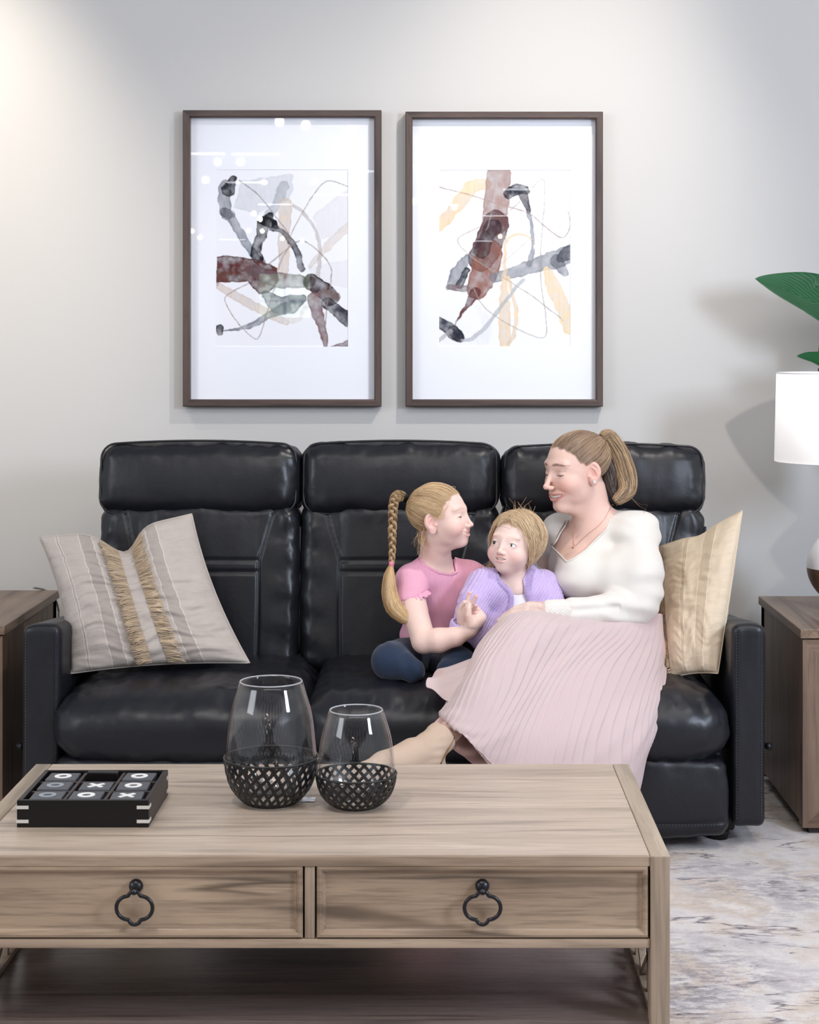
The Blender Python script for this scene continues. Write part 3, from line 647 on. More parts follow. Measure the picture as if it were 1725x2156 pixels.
# books on the shelf of the right table
for k, (x0, x1, z0, z1, c, lab) in enumerate([(1.085, 1.30, .385, .43, S(196, 214, 208), 'pale green closed book, topmost of the stack inside the right side table'), (1.08, 1.31, .355, .385, S(40, 130, 120), 'teal closed book lying beneath the pale green book'), (1.08, 1.32, .305, .355, S(30, 30, 34), 'black closed book under the teal book')]):
    e = empty('book', ((x0 + x1) / 2, 5.12, z0), lab, 'book', 'books inside the right side table')
    mk('cover', *merge([boxr(x0, x1, 5.02, 5.22, z0, z0 + .003), boxr(x0, x1, 5.02, 5.22, z1 - .003, z1), boxr(x0, x0 + .003, 5.02, 5.22, z0, z1)]), newmat('book_cover', c, .5), e, smooth=False)
    mk('pages', *boxr(x0 + .003, x1 - .004, 5.024, 5.216, z0 + .003, z1 - .003), M['mat'], e, smooth=False)
e = empty('storage_basket', (1.2, 5.12, .085), 'dark woven basket carrying the books inside the right side table', 'basket')
mk('body', *boxr(1.085, 1.34, 5.0, 5.26, .085, .295, .01), fabric('basket_weave', S(48, 42, 44), S(80, 72, 74), 120, bump=1.0), e)
mk('rim', *merge([boxr(1.08, 1.345, 4.995, 5.015, .29, .305), boxr(1.08, 1.345, 5.245, 5.265, .29, .305), boxr(1.08, 1.10, 4.995, 5.265, .29, .305), boxr(1.325, 1.345, 4.995, 5.265, .29, .305)]), M['blackwood'], e)
# lamp on the right table
lx, ly, lz = 1.20, 5.30, 0.578
lamp = empty('table_lamp', (lx, ly, lz), 'table lamp with white drum shade and round white and brown base', 'lamp')
M['ceramic'] = newmat('white_ceramic', S(232, 230, 230), 0.25)
M['bronze'] = newmat('brown_ceramic_glaze', S(96, 74, 60), 0.35)
prof = lambda t: 0.092 * (math.sin(math.pi * (0.08 + 0.86 * t)) ** 0.7) * (1.05 - 0.15 * t)
zs = [(prof(t), 0.028 + 0.215 * t) for t in np.linspace(0, 1, 30)]
def tilt(V): V = V.copy(); return V
nsp = 13
mk('lower_body', *lathe([(0.001, 0.028)] + zs[:nsp + 1], 48, (lx, ly, lz)), M['bronze'], lamp, label='brown glazed lower half')
mk('upper_body', *lathe(zs[nsp:] + [(0.001, 0.245)], 48, (lx, ly, lz)), M['ceramic'], lamp, label='white glazed upper half')
mk('foot', *lathe([(0.001, 0), (0.05, 0), (0.05, 0.024), (0.044, 0.03), (0.001, 0.03)], 40, (lx, ly, lz)), M['ceramic'], lamp)
mk('stem', *lathe([(0.008, 0.24), (0.008, 0.56)], 16, (lx, ly, lz)), M['silver'], lamp)
mk('bulb', *lathe([(0.001, .36), (.012, .365), (.03, .41), (.03, .44), (.001, .47)], 16, (lx, ly, lz)), emis('bulb_glow', (1, .93, .85), 8), lamp)
zt_, zb_ = PZ(787, 5.15) - lz, PZ(980, 5.12) - lz
shade_m = newmat('white_linen_shade', S(244, 242, 240), 0.8); b_ = shade_m.node_tree.nodes['Principled BSDF']; b_.inputs['Emission Color'].default_value = (1, .97, .95, 1); b_.inputs['Emission Strength'].default_value = 0.38
mk('lamp_shade', *lathe([(0.186, zb_), (0.180, zt_), (0.178, zt_), (0.184, zb_)], 64, (lx, ly, lz), True), shade_m, lamp, label='white drum shade glowing softly')
for zz, rr in ((zb_, .1855), (zt_, .1795)): mk('shade_trim', *tube([(lx + rr * math.cos(a), ly + rr * math.sin(a), lz + zz) for a in np.linspace(0, 2 * math.pi, 64, endpoint=False)], .0022, 6, closed=True), M['ceramic'], lamp)
for k in range(3):
    a = k * 2.09 + .3; mk('spider', *tube([(lx, ly, lz + zt_ - .02), (lx + .178 * math.cos(a), ly + .178 * math.sin(a), lz + zt_ - .004)], .002, 6), M['silver'], lamp)
ll = bpy.data.lights.new('lamp_bulb_light', 'POINT'); ll.energy = 6; ll.color = (1, .93, .85); ll.shadow_soft_size = .03
lo = bpy.data.objects.new('lamp_bulb_light', ll); COL.objects.link(lo); lo.location = (lx, ly, lz + .42)
# ================================================================== plant behind the lamp
plant = empty('potted_plant', (1.62, 5.66, 0), 'large leafed green potted plant in the corner behind the lamp', 'plant')
leafm = newmat('glossy_leaf', S(30, 88, 50), 0.32, spec=.6); t_ = NT(leafm); uvn = t_.n('ShaderNodeTexCoord'); sep = t_.n('ShaderNodeSeparateXYZ'); t_.l(uvn.outputs['UV'], sep.inputs[0])
vv = t_.math('ABSOLUTE', t_.math('SUBTRACT', sep.outputs[1], .5)); vs_ = t_.math('ADD', t_.math('MULTIPLY', sep.outputs[0], 60), t_.math('MULTIPLY', vv, -46)); vn = t_.math('POWER', t_.math('ABSOLUTE', t_.math('SINE', vs_)), 6)
t_.color(t_.mix(t_.math('MULTIPLY', vn, .35), t_.mix(t_.noise(t_.coord('Object'), 12, 3), S(16, 62, 34), S(34, 90, 52)), S(74, 132, 86))); t_.normal(t_.bump(vn, .18, .0012))
ribm = newmat('leaf_rib', S(120, 168, 110), .4)
def leaf(base, tip, width, droop, nrm, splits, seed, half=None):
    base, tip = np.array(base, float), np.array(tip, float); ax = tip - base; L = np.linalg.norm(ax); ax /= L; nrm = np.array(nrm, float); side = np.cross(ax, nrm); side /= np.linalg.norm(side); nrm = np.cross(side, ax)
    def cen(u): return base + ax * L * u[..., None] + nrm * (droop * np.sin(np.pi * u) * L)[..., None]
    def fn(u, v):
        s = (v - .5) * 2
        wdt = width * np.clip(np.sin(np.pi * np.clip(u, 0, 1) ** 0.8), 0, 1) ** 0.75
        for su, sd in splits:
            wdt = wdt * (1 - (np.sign(s) == sd) * 0.42 * np.exp(-((u - su - .12 * (1 - abs(s))) / .014) ** 2) * np.abs(s))
        return cen(u) + side * (s * wdt)[..., None] + nrm * ((np.abs(s) ** 1.4) * wdt * .32 + 0.0015 * np.sin(u * 22 + seed + s * 3) * np.abs(s))[..., None]
    V, Fc, uv = grid(fn, 70, 20); lf = mk('leaf', V, Fc, leafm, plant, uv=uv); md = lf.modifiers.new('thick', 'SOLIDIFY'); md.thickness = .0015
    u = np.linspace(0, .98, 30); mk('midrib', *tube(cen(u) - nrm * .001, np.linspace(.005, .0012, 30), 6), ribm, lf)
    return lf
YP = 5.55
leaf(P(1900, 745, YP + .1), P(1590, 587, YP), .115, .05, (0.2, -.75, .6), [(.62, 1), (.50, -1), (.42, 1)], 1)
leaf(P(1860, 800, YP - .02), P(1679, 750, YP - .06), .07, -.02, (0.1, -.5, .85), [(.5, 1), (.6, -1)], 4)
leaf(P(1800, 930, YP + .1), P(1790, 560, YP + .1), .09, .06, (-.6, -.6, .4), [(.6, 1), (.45, -1)], 8)
leaf((1.75, 5.6, 1.45), (2.15, 5.35, 1.75), .09, .08, (-.3, -.3, .9), [(.5, 1)], 12)
leaf((1.72, 5.62, 1.5), (1.8, 5.5, 2.05), .09, .05, (-.5, -.8, .1), [(.4, -1), (.7, 1)], 15)
for k, q in enumerate([P(1900, 745, YP + .1), P(1860, 800, YP - .02), P(1800, 930, YP + .1), np.array([1.75, 5.6, 1.45]), np.array([1.72, 5.62, 1.5])]):
    st = np.array([1.62 + .03 * math.cos(k * 2), 5.66 + .03 * math.sin(k * 2), .34]); mid = (st + q) / 2 + np.array([.05, 0, .12])
    mk('stalk', *tube(catmull([st, mid, q], 16), np.linspace(.009, .005, 16), 8), ribm, plant)
mk('pot', *lathe([(.001, 0), (.11, 0), (.15, .32), (.16, .34), (.148, .34), (.14, .30), (.001, .30)], 40, (1.62 + .17, 5.66 - .06 + .02, 0)), M['ceramic'], plant)
mk('soil', *lathe([(.001, .315), (.141, .312)], 40, (1.62 + .17, 5.62, 0)), fabric('potting_soil', S(50, 38, 30), S(70, 55, 44), 60, bump=1), plant)
# power cord behind the left pillow
tag(mk('power_cord', *tube(catmull([P(70, 1237, 5.66), P(96, 1243, 5.72), P(116, 1262, 5.76), P(123, 1285, 5.78), (P(123, 1310, 5.78)), (P(122, 1560, 5.78)), (P(118, 1640, 5.84))], 50), .0035, 8), newmat('pale_cord', S(176, 172, 170), .5)), 'thin pale power cord hanging off the left side table behind the sofa arm', 'cord')
# ================================================================== coffee table
TX0, TX1, TY0, TY1, TZ = -0.863, 0.406, 3.086, 3.758, 0.48
ct = empty('coffee_table', ((TX0 + TX1) / 2, (TY0 + TY1) / 2, 0), 'weathered oak coffee table with two drawers and black ring pulls', 'coffee table')
EW = 0.035
# top: boards between two breadboard ends
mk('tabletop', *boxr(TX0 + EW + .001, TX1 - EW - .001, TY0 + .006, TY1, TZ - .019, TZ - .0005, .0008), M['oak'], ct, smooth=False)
mk('top_rail', *boxr(TX0 + EW, TX1 - EW, TY0 + .002, TY0 + .022, TZ - .020, TZ - .0025, .0008), M['oak_f'], ct, smooth=False)  # darker oak paints this front edge as shaded against the top
for x0 in (TX0, TX1 - EW): mk('end_board', *boxr(x0, x0 + EW, TY0, TY1, TZ - .03, TZ, .0025), M['oak_y'], ct)
for x0 in (TX0, TX1 - EW):
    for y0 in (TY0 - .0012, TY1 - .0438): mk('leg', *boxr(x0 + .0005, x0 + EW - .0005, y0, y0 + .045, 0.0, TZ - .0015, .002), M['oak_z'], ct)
sc = F / TY0
def TZf(py): return H - (py - CY) / sc
zr0, zr1 = TZf(1998), TZf(1978.5)
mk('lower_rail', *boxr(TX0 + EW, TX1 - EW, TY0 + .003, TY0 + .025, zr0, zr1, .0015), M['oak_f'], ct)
xm0, xm1 = PX(641, TY0), PX(663, TY0)
mk('divider', *boxr(xm0, xm1, TY0 + .004, TY0 + .022, zr1, TZ - .019, .002), M['oak_z'], ct)
mk('carcass', *merge([boxr(TX0 + EW, TX1 - EW, TY0 + .022, TY1 - .01, zr0 + .002, zr0 + .012), boxr(TX0 + EW, TX1 - EW, TY1 - .02, TY1 - .003, zr0, TZ - .019), boxr(TX0 + .008, TX0 + .03, TY0 + .045, TY1 - .045, zr0, TZ - .028), boxr(TX1 - .03, TX1 - .008, TY0 + .045, TY1 - .045, zr0, TZ - .028), boxr(TX0 + EW, TX1 - EW, TY0 + .05, TY0 + .06, zr0 + .01, TZ - .02)]), M['oak_f'], ct, smooth=False)
def drawer(x0, x1, cx, seed):
    z0, z1 = zr1 + .0018, TZf(1824); yf = TY0 + .005
    wdt, b = .013, .0
    prof = [(0.0, 0.0), (.002, -.0035), (.006, -.0045), (.0095, -.003), (.012, .0015), (.0145, .0035), (.0165, .004)]
    V, Fc = [], []
    for o, d in prof:
        V += [(x0 + o, yf + d, z0 + o), (x1 - o, yf + d, z0 + o), (x1 - o, yf + d, z1 - o), (x0 + o, yf + d, z1 - o)]
    for k in range(len(prof) - 1):
        for q in range(4): Fc.append((4 * k + q, 4 * k + (q + 1) % 4, 4 * k + 4 + (q + 1) % 4, 4 * k + 4 + q))
    k = 4 * (len(prof) - 1)
    V += [(x0, yf + .04, z0), (x1, yf + .04, z0), (x1, yf + .04, z1), (x0, yf + .04, z1)]; n = len(V) - 4
    for q in range(4): Fc.append((q, n + q, n + (q + 1) % 4, (q + 1) % 4))
    dr = mk('drawer', V, Fc, M['oak_mould'], ct, smooth=False)
    m = .0165
    Vp, Fp = boxr(x0 + m, x1 - m, yf + .004, yf + .014, z0 + m, z1 - m)
    mk('drawer_panel', Vp, Fp, M['oak_panel'], dr, smooth=False)
    yk = yf - .0; zk = TZf(1868)
    # knob: back plate and ball, then quatrefoil ring
    a, bq = lathe([(.001, .012), (.009, .0105), (.0115, .006), (.0125, 0)], 24); a = a @ rotx(math.pi / 2).T + np.array([cx, yk + .003, zk])
    a2, b2 = lathe([(.001, .026), (.005, .024), (.0065, .019), (.0055, .012), (.005, .004)], 20); a2 = a2 @ rotx(math.pi / 2).T + np.array([cx, yk + .003, zk - .004])
    mk('knob', *merge([(a, bq), (a2, b2)]), M['iron'], dr)
    pts = []; rr = []; circ = [((.0105, 0), .0212), ((-.0105, 0), .0212), ((0, .0195), .0105), ((0, -.0195), .0105)]
    for t in np.linspace(0, 2 * math.pi, 120, endpoint=False):
        dx, dz = math.cos(t), math.sin(t); r = 0
        for (ax_, az_), rc in circ:
            bq_ = dx * ax_ + dz * az_; ds = bq_ * bq_ - (ax_ * ax_ + az_ * az_) + rc * rc
            if ds > 0: r = max(r, bq_ + math.sqrt(ds))
        pts.append((cx + r * dx, yk - .016 + .004 * (1 - dz) * .5, zk - .0335 + r * dz)); rr.append(.0034)
    pts = np.array(pts); pts = (np.roll(pts, 1, 0) + 2 * pts + np.roll(pts, -1, 0)) / 4
    mk('ring_pull', *tube(pts, rr, 10, closed=True), M['iron'], dr, label='black iron ring with four lobes')
M['oak_mould'] = wood('oak_moulding', S(168, 145, 122), S(132, 110, 90), 'x', .4, 1.0, .55)
M['oak_panel'] = wood('oak_drawer_panel', S(178, 154, 130), S(140, 118, 98), 'x', .42, .9, .45)
drawer(TX0 + EW + .003, xm0 - .003, PX(285, TY0), 1); drawer(xm1 + .003, TX1 - EW - .003, PX(1016, TY0), 2)
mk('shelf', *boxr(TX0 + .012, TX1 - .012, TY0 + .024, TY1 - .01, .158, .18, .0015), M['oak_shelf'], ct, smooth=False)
for xr in (TX0 + .004, TX1 - .03): mk('shelf_rail', *boxr(xr, xr + .026, TY0 + .045, TY1 - .045, .14, .19), M['oak_z'], ct, smooth=False)
# fretwork ends: crossing bars
for xs in (TX0 + .012, TX1 - .024):
    ya, yb, za, zb = TY0 + .045, TY1 - .045, .19, zr0
    n = 3; st = (yb - ya) / n
    for k in range(n):
        y0 = ya + k * st
        for (p, q) in (((y0, za), (y0 + st, zb)), ((y0, zb), (y0 + st, za)), ((y0 + st / 2, za), (y0 + st / 2, zb))):
            d = np.array([q[0] - p[0], q[1] - p[1]]); L = np.linalg.norm(d); nn = np.array([-d[1], d[0]]) / L * .007
            V = []
            for x in (xs, xs + .012):
                for s, e_ in ((p, -1), (p, 1), (q, 1), (q, -1)): V.append((x, s[0] + e_ * nn[0], s[1] + e_ * nn[1]))
            mk('fret_bar', V, [(0, 1, 2, 3), (7, 6, 5, 4), (0, 4, 5, 1), (1, 5, 6, 2), (2, 6, 7, 3), (3, 7, 4, 0)], M['oak_z'], ct, smooth=False)
# ================================================================== tic tac toe game
bx0, bx1, by0, by1 = -.785, -.540, 3.265, 3.50
game = empty('game_tray', ((bx0 + bx1) / 2, (by0 + by1) / 2, TZ), 'black noughts and crosses game tray with silver corner brackets on the coffee table', 'game')
bh = .050
mk('tray_wall', *merge([boxr(bx0, bx1, by0, by0 + .009, TZ, TZ + bh, .001), boxr(bx0, bx1, by1 - .009, by1, TZ, TZ + bh, .001), boxr(bx0, bx0 + .009, by0 + .009, by1 - .009, TZ, TZ + bh, .001), boxr(bx1 - .009, bx1, by0 + .009, by1 - .009, TZ, TZ + bh, .001)]), M['blackwood'], game, smooth=False)
mk('tray_floor', *boxr(bx0 + .008, bx1 - .008, by0 + .008, by1 - .008, TZ, TZ + .030), M['blackwood'], game, smooth=False)
ix0, ix1, iy0, iy1 = bx0 + .009, bx1 - .009, by0 + .009, by1 - .009
cw, cd = (ix1 - ix0) / 3, (iy1 - iy0) / 3
for k in (1, 2):
    mk('divider', *boxr(ix0 + k * cw - .003, ix0 + k * cw + .003, iy0, iy1, TZ + .024, TZ + bh - .003), M['brownwood'], game, smooth=False)
    mk('divider', *boxr(ix0, ix1, iy0 + k * cd - .003, iy0 + k * cd + .003, TZ + .024, TZ + bh - .004), M['brownwood'], game, smooth=False)
for xx, s in ((bx0, 1), (bx1, -1)):
    for yy, t in ((by0, 1), (by1, -1)):
        for z in (TZ + .011, TZ + .037):
            a0, a1 = sorted((xx - s * .0008, xx + s * .022)); b0, b1 = sorted((yy - t * .0012, yy + t * .0))
            c0, c1 = sorted((xx - s * .0012, xx)); d0, d1 = sorted((yy - t * .0008, yy + t * .022))
            mk('corner_bracket', *merge([boxr(a0, a1, b0, b1, z - .0032, z + .0032, .0004), boxr(c0, c1, d0, d1, z - .0032, z + .0032, .0004)]), M['silver'], game, smooth=False)
tiles = [['O', '', 'O'], ['o', 'X', 'O'], ['o', 'O', 'X']]
rown = ['back', 'middle', 'front']; coln = ['left', 'middle', 'right']
rt = random.Random(3)
for r in range(3):
    for c in range(3):
        cx_, cy_ = ix0 + (c + .5) * cw + rt.uniform(-.003, .003), iy1 - (r + .5) * cd + rt.uniform(-.002, .002); z0 = TZ + .030
        k = tiles[r][c]; rot = rt.uniform(-.06, .06)
        what = {'O': 'a white ring', 'o': 'a faded grey ring', 'X': 'a white cross', '': 'no mark, standing on its edge'}[k]
        lab = f'game tile with {what}, {rown[r]} row {coln[c]} cell' if not (r == 1 and c == 1) else 'game tile with a white cross in the centre of the tray'
        e = empty('game_tile', (cx_, cy_, z0), lab, 'game tile', 'tiles of the noughts and crosses game')
        hw, hd, th = cw / 2 - .008, cd / 2 - .008, .018
        Rz = rotz(rot)
        if k == '':
            V, Fc = box((0, 0, .0), (hw * 2, .016, .026), .002); V = V @ rotx(.10).T @ Rz.T + np.array([cx_, cy_ + .004, z0 + .0138])
            mk('tile_body', V, Fc, M['blackwood'], e, smooth=False, origin=(cx_, cy_, z0)); continue
        V, Fc = box((0, 0, th / 2), (hw * 2, hd * 2, th), .002); mk('tile_body', V @ Rz.T + np.array([cx_, cy_, z0]), Fc, M['tile'], e, smooth=False, origin=(cx_, cy_, z0))
        mm = M['white'] if k != 'o' else M['ghost']
        if k in 'Oo': V, Fc = lathe([(.0085, th), (.0085, th + .0012), (.0165, th + .0012), (.0165, th)], 32, closed=True)
        else:
            V1, F1 = box((0, 0, th + .0006), (.036, .0075, .0012)); V1 = V1 @ rotz(.75).T; V2, F2 = box((0, 0, th + .0007), (.036, .0075, .0012)); V2 = V2 @ rotz(-.8).T; V, Fc = merge([(V1, F1), (V2, F2)])
        mk('ring_mark' if k in 'Oo' else 'cross_mark', V @ Rz.T + np.array([cx_, cy_, z0]), Fc, mm, e, smooth=False)
# ================================================================== glass hurricane vases
def vase(cx, cy, hgt, rim, rmax, zmax, rbase, zbk, nst, skew, label, seed):
    e = empty('glass_vase', (cx, cy, TZ), label, 'vase')
    pr = catmull([(rbase * .98, .003), (rbase + (rmax - rbase) * .36, zmax * .20), (rbase + (rmax - rbase) * .76, zmax * .5), (rmax, zmax), (rmax * .985, zmax + (hgt - zmax) * .25), (rmax * .90, zmax + (hgt - zmax) * .62), (rim, hgt)], 44)
    out = [(r, z) for r, z in pr]; inn = [(max(r - .0032, .001), max(z, .012)) for r, z in pr[::-1]]
    mk('glass', *lathe([(.001, .005)] + out + inn + [(.001, .014)], 72, (cx, cy, TZ)), M['glass'], e)
    mk('glass_rim', *tube([(cx + (rim - .0016) * math.cos(a), cy + (rim - .0016) * math.sin(a), TZ + hgt) for a in np.linspace(0, 2 * math.pi, 72, endpoint=False)], .0014, 6, closed=True), M['glassrim'], e)
    def R(z): return np.interp(z, pr[:, 1], pr[:, 0]) + .0016
    ring = lambda r, z, t: tube([(cx + r * math.cos(a), cy + r * math.sin(a), TZ + z) for a in np.linspace(0, 2 * math.pi, 72, endpoint=False)], t, 8, closed=True)
    mk('basket_rim', *ring(R(zbk) + .001, zbk, .0022), M['basket'], e); mk('basket_base', *ring(rbase - .001, .003, .0026), M['basket'], e)
    zz = np.linspace(.003, zbk, 16)
    for sg in (-1, 1):
        for k in range(nst):
            a0 = 2 * math.pi * k / nst + seed; hw = .0030; V = []
            for j, z in enumerate(zz):
                t = (z / zbk); a = a0 + sg * skew[0 if sg < 0 else 1] * t; r = R(z) + (.0009 if sg > 0 else .0)
                # direction along strip
                da = sg * skew[0 if sg < 0 else 1] / zbk * r; dz = 1.0; Ln = math.hypot(da, dz); ta, tz = -dz / Ln, da / Ln
                for s in (-1, 1):
                    aa = a + s * hw * ta / r; z2 = min(max(z + s * hw * tz, .002), zbk); rr = R(z2) + (.0009 if sg > 0 else 0)
                    V.append((cx + rr * math.cos(aa), cy + rr * math.sin(aa), TZ + z2)); V.append((cx + (rr + .0011) * math.cos(aa), cy + (rr + .0011) * math.sin(aa), TZ + z2))
            Fc = []
            for j in range(len(zz) - 1):
                b = 4 * j; n = b + 4; Fc += [(b + 1, b + 3, n + 3, n + 1), (b, n, n + 2, b + 2), (b, b + 1, n + 1, n), (b + 2, n + 2, n + 3, b + 3)]
            mk('basket_strip', V, Fc, M['basket'], e, smooth=False)
    return e
M['glassrim'] = newmat('glass_rim', (.42, .43, .45), .1, spec=1.0)
vase(PX(571, 3.44), 3.44, .238, .0618, .0885, .080, .050, .090, 27, (.55, 1.05), 'taller clear glass vase in a black lattice basket, nearer the game tray', 0)
vase(PX(750, 3.415), 3.415, .187, .0525, .0752, .056, .043, .064, 24, (.85, .85), 'shorter clear glass vase in a black lattice basket, right of the taller one', .1)
e = empty('price_tag', P(650, 1686, 3.46), 'small white paper tag lying between the two vases', 'tag')
tg = P(650, 1686, 3.46); tg[2] = TZ
mk('card', *box((tg[0], tg[1], TZ + .0012), (.026, .03, .0012)), M['mat'], e, smooth=False)
mk('string', *tube(catmull([tg + [.0, .012, .002], tg + [.012, .012, .05], P(668, 1600, 3.42), P(672, 1596, 3.40)], 24), .0005, 5), M['mat'], e)
# ================================================================== pillows
def pillow_mat(name, c1, c2, cs, bands):
    m = newmat(name, rough=.95, spec=.1); t = NT(m); v = t.coord('UV'); o = t.coord('Object')
    u0 = t.n('ShaderNodeSeparateXYZ'); t.l(v, u0.inputs[0])
    class _U: pass
    u = _U(); u.outputs = [t.math('ADD', u0.outputs[0], t.math('MULTIPLY', t.math('SUBTRACT', t.noise(t.coord('UV', (2, 5, 1)), 3, 2, .5), .5), .03))]
    c = t.mix(t.noise(o, 40, 5, .7), c1, c2)
    hh = t.noise(t.coord('UV', (1, 30, 1)), 4, 4, .6)
    c = t.mix(t.math('MULTIPLY', t.ramp(hh, [(.55, (0,) * 3), (.75, (.5,) * 3)]), 1.0), c, tuple(x * .8 for x in c1))
    hsum = hh
    for b0, b1 in bands:
        inb = t.math('MULTIPLY', t.math('GREATER_THAN', u.outputs[0], b0), t.math('LESS_THAN', u.outputs[0], b1))
        ld = t.noise(t.coord('UV', (12, 70, 1)), 3, 3, .7); c = t.mix(t.math('MULTIPLY', inb, t.math('MULTIPLY', ld, .8)), c, cs); hsum = t.math('ADD', hsum, t.math('MULTIPLY', inb, t.math('MULTIPLY', ld, 2.0)))
        for bb in (b0, b1):
            ln = t.math('LESS_THAN', t.math('ABSOLUTE', t.math('SUBTRACT', u.outputs[0], bb)), .004); c = t.mix(t.math('MULTIPLY', ln, .7), c, tuple(min(1, x * 1.25) for x in c1)); hsum = t.math('ADD', hsum, ln)
    t.color(c); t.normal(t.bump(t.noise(o, 1400, 2), .3, .0008, t.bump(hsum, .55, .0022))); return m
def surf_pt(c4, u, v, T, side, nrm, bow, chop, seed):
    A, B, C, D = c4  # BL, BR, TR, TL
    P_ = (A[None] * ((1 - u) * (1 - v))[:, None] + B[None] * (u * (1 - v))[:, None] + C[None] * (u * v)[:, None] + D[None] * ((1 - u) * v)[:, None])
    a, b = 2 * u - 1, 2 * v - 1
    cen = (A + B + C + D) / 4
    ux = (B + C - A - D); ux /= np.linalg.norm(ux); uz = (C + D - A - B); uz /= np.linalg.norm(uz)
    P_ += ux[None] * (-(bow[0]) * a * (1 - b ** 2))[:, None] + uz[None] * (-(bow[1]) * b * (1 - a ** 2))[:, None]
    ch = chop[0] * np.exp(-((a - chop[3] * 0) / chop[1]) ** 2) * np.clip((b + .35) / 1.35, 0, 1) ** 2.2
    P_ += uz[None] * (-ch)[:, None]
    prof = np.clip((1 - a ** 2), 0, 1) ** .5 * np.clip((1 - b ** 2), 0, 1) ** .5
    th = T * prof ** .85 * (1 - chop[2] * np.exp(-(a / (chop[1] * .8)) ** 2) * np.clip((b + .6) / 1.6, 0, 1) * .9)
    wr = (.0060 if T > .08 else .0032) * fbm(np.stack([u * 6 + seed, v * 38 + 2.5 * noise3(np.stack([u * 5, v * 4, u * 0], 1)), np.full_like(u, side * 3.0)], 1), 3) + .0035 * fbm(np.stack([u * 9, v * 9, np.full_like(u, seed)], 1), 2)
    P_ += nrm[None] * (side * (th + wr * prof ** .5))[:, None]
    return P_
def pillow(name, c4, T, nrm, bow, chop, m, fr_cols, label, seed, fmat, fr_side=1, fr_len=.03, fr_h=.011):
    c4 = [np.array(c, float) for c in c4]; nrm = np.array(nrm, float); nrm /= np.linalg.norm(nrm)
    base = (c4[0] + c4[1]) / 2; e = empty(name, (base[0], base[1], min(c4[0][2], c4[1][2])), label, 'pillow')
    parts, uvs = [], []
    for side in (1, -1):
        V, Fc, uv = grid(lambda u, v: surf_pt(c4, u.ravel(), v.ravel(), T, side, nrm, bow, chop, seed).reshape(u.shape + (3,)), 110, 90)
        if side < 0: Fc = Fc[:, ::-1]
        parts.append((V, Fc)); uvs.append(uv)
    V, Fc = mergeq(parts); mk('pillow_cover', V, Fc, m, e, uv=np.concatenate(uvs))
    pr = surf_pt(c4, np.concatenate([np.linspace(0, 1, 60), np.ones(60), np.linspace(1, 0, 60), np.zeros(60)]), np.concatenate([np.zeros(60), np.linspace(0, 1, 60), np.ones(60), np.linspace(1, 0, 60)]), T, 1, nrm, bow, chop, seed)
    mk('edge_seam', *tube(pr[::2], .0022, 6, closed=True), m, e)
    # fringe: many short threads from each column of stitching
    rg = np.random.RandomState(int(seed)); ps, cs = [], []
    for (u0, dr) in fr_cols:
        n = 620; vv = np.sort(rg.rand(n)) * .985 + .008; uu = np.full(n, u0) + rg.randn(n) * .002
        p0 = surf_pt(c4, uu, vv, T, fr_side, nrm, bow, chop, seed); p1 = surf_pt(c4, uu + dr * fr_len, vv, T, fr_side, nrm, bow, chop, seed); d = (p1 - p0)
        upd = surf_pt(c4, uu, np.clip(vv + .01, 0, 1), T, fr_side, nrm, bow, chop, seed) - p0; upd /= np.linalg.norm(upd, axis=1)[:, None] + 1e-9
        jit = rg.randn(n, 1) * .005; M_ = 6; path = np.zeros((n, M_, 3)); lens = (.8 + .35 * rg.rand(n, 1))
        for j in range(M_):
            s = j / (M_ - 1); path[:, j] = p0 + d * s * lens + nrm * fr_side * (fr_h * math.sin(s * 2.0) + .002) + upd * (jit * s ** 1.5 - .004 * s)
        ps.append(path); base_c = np.array(S(198, 176, 150)) * (.75 + .45 * rg.rand(n, 1)); cs.append(base_c)
    if ps:
        V, Fc, C = strands(np.concatenate(ps), .0011, 3, np.concatenate(cs)); o = mk('fringe', V, Fc, fmat, e, colors=C, label='frayed tan fringe'); o['kind'] = 'stuff'
    return e
M['fringe'] = vcol('fringe_thread', .9, .1)
PL = [P(150, 1418, 4.93), P(526, 1396, 5.03), P(404, 1082, 5.20), P(82, 1130, 5.08)]
pillow('throw_pillow', PL, .092, np.array([.1, -1, .22]), (.02, .012), (.075, .26, .55, 0), pillow_mat('taupe_linen', S(196, 186, 178), S(178, 167, 159), S(158, 146, 137), [(.10, .115), (.24, .325), (.67, .75)]),
       [(.462, -1), (.552, 1)], 'taupe linen throw pillow with a fringed centre band at the left end of the sofa', 11, M['fringe'], fr_len=.085)
PR = [P(1412, 1428, 4.98), P(1512, 1418, 4.90), P(1563, 1076, 4.98), P(1392, 1150, 5.26)]
pillow('throw_pillow', PR, .062, np.array([-.45, -.85, .25]), (.0, .008), (.012, .3, .1, 0), pillow_mat('cream_linen', S(230, 212, 188), S(214, 194, 168), S(192, 170, 142), [(.34, .40), (.60, .74)]),
       [(.04, -1), (.0, -1)], 'cream linen throw pillow behind the woman at the right arm of the sofa', 23, M['fringe'], fr_len=.10)
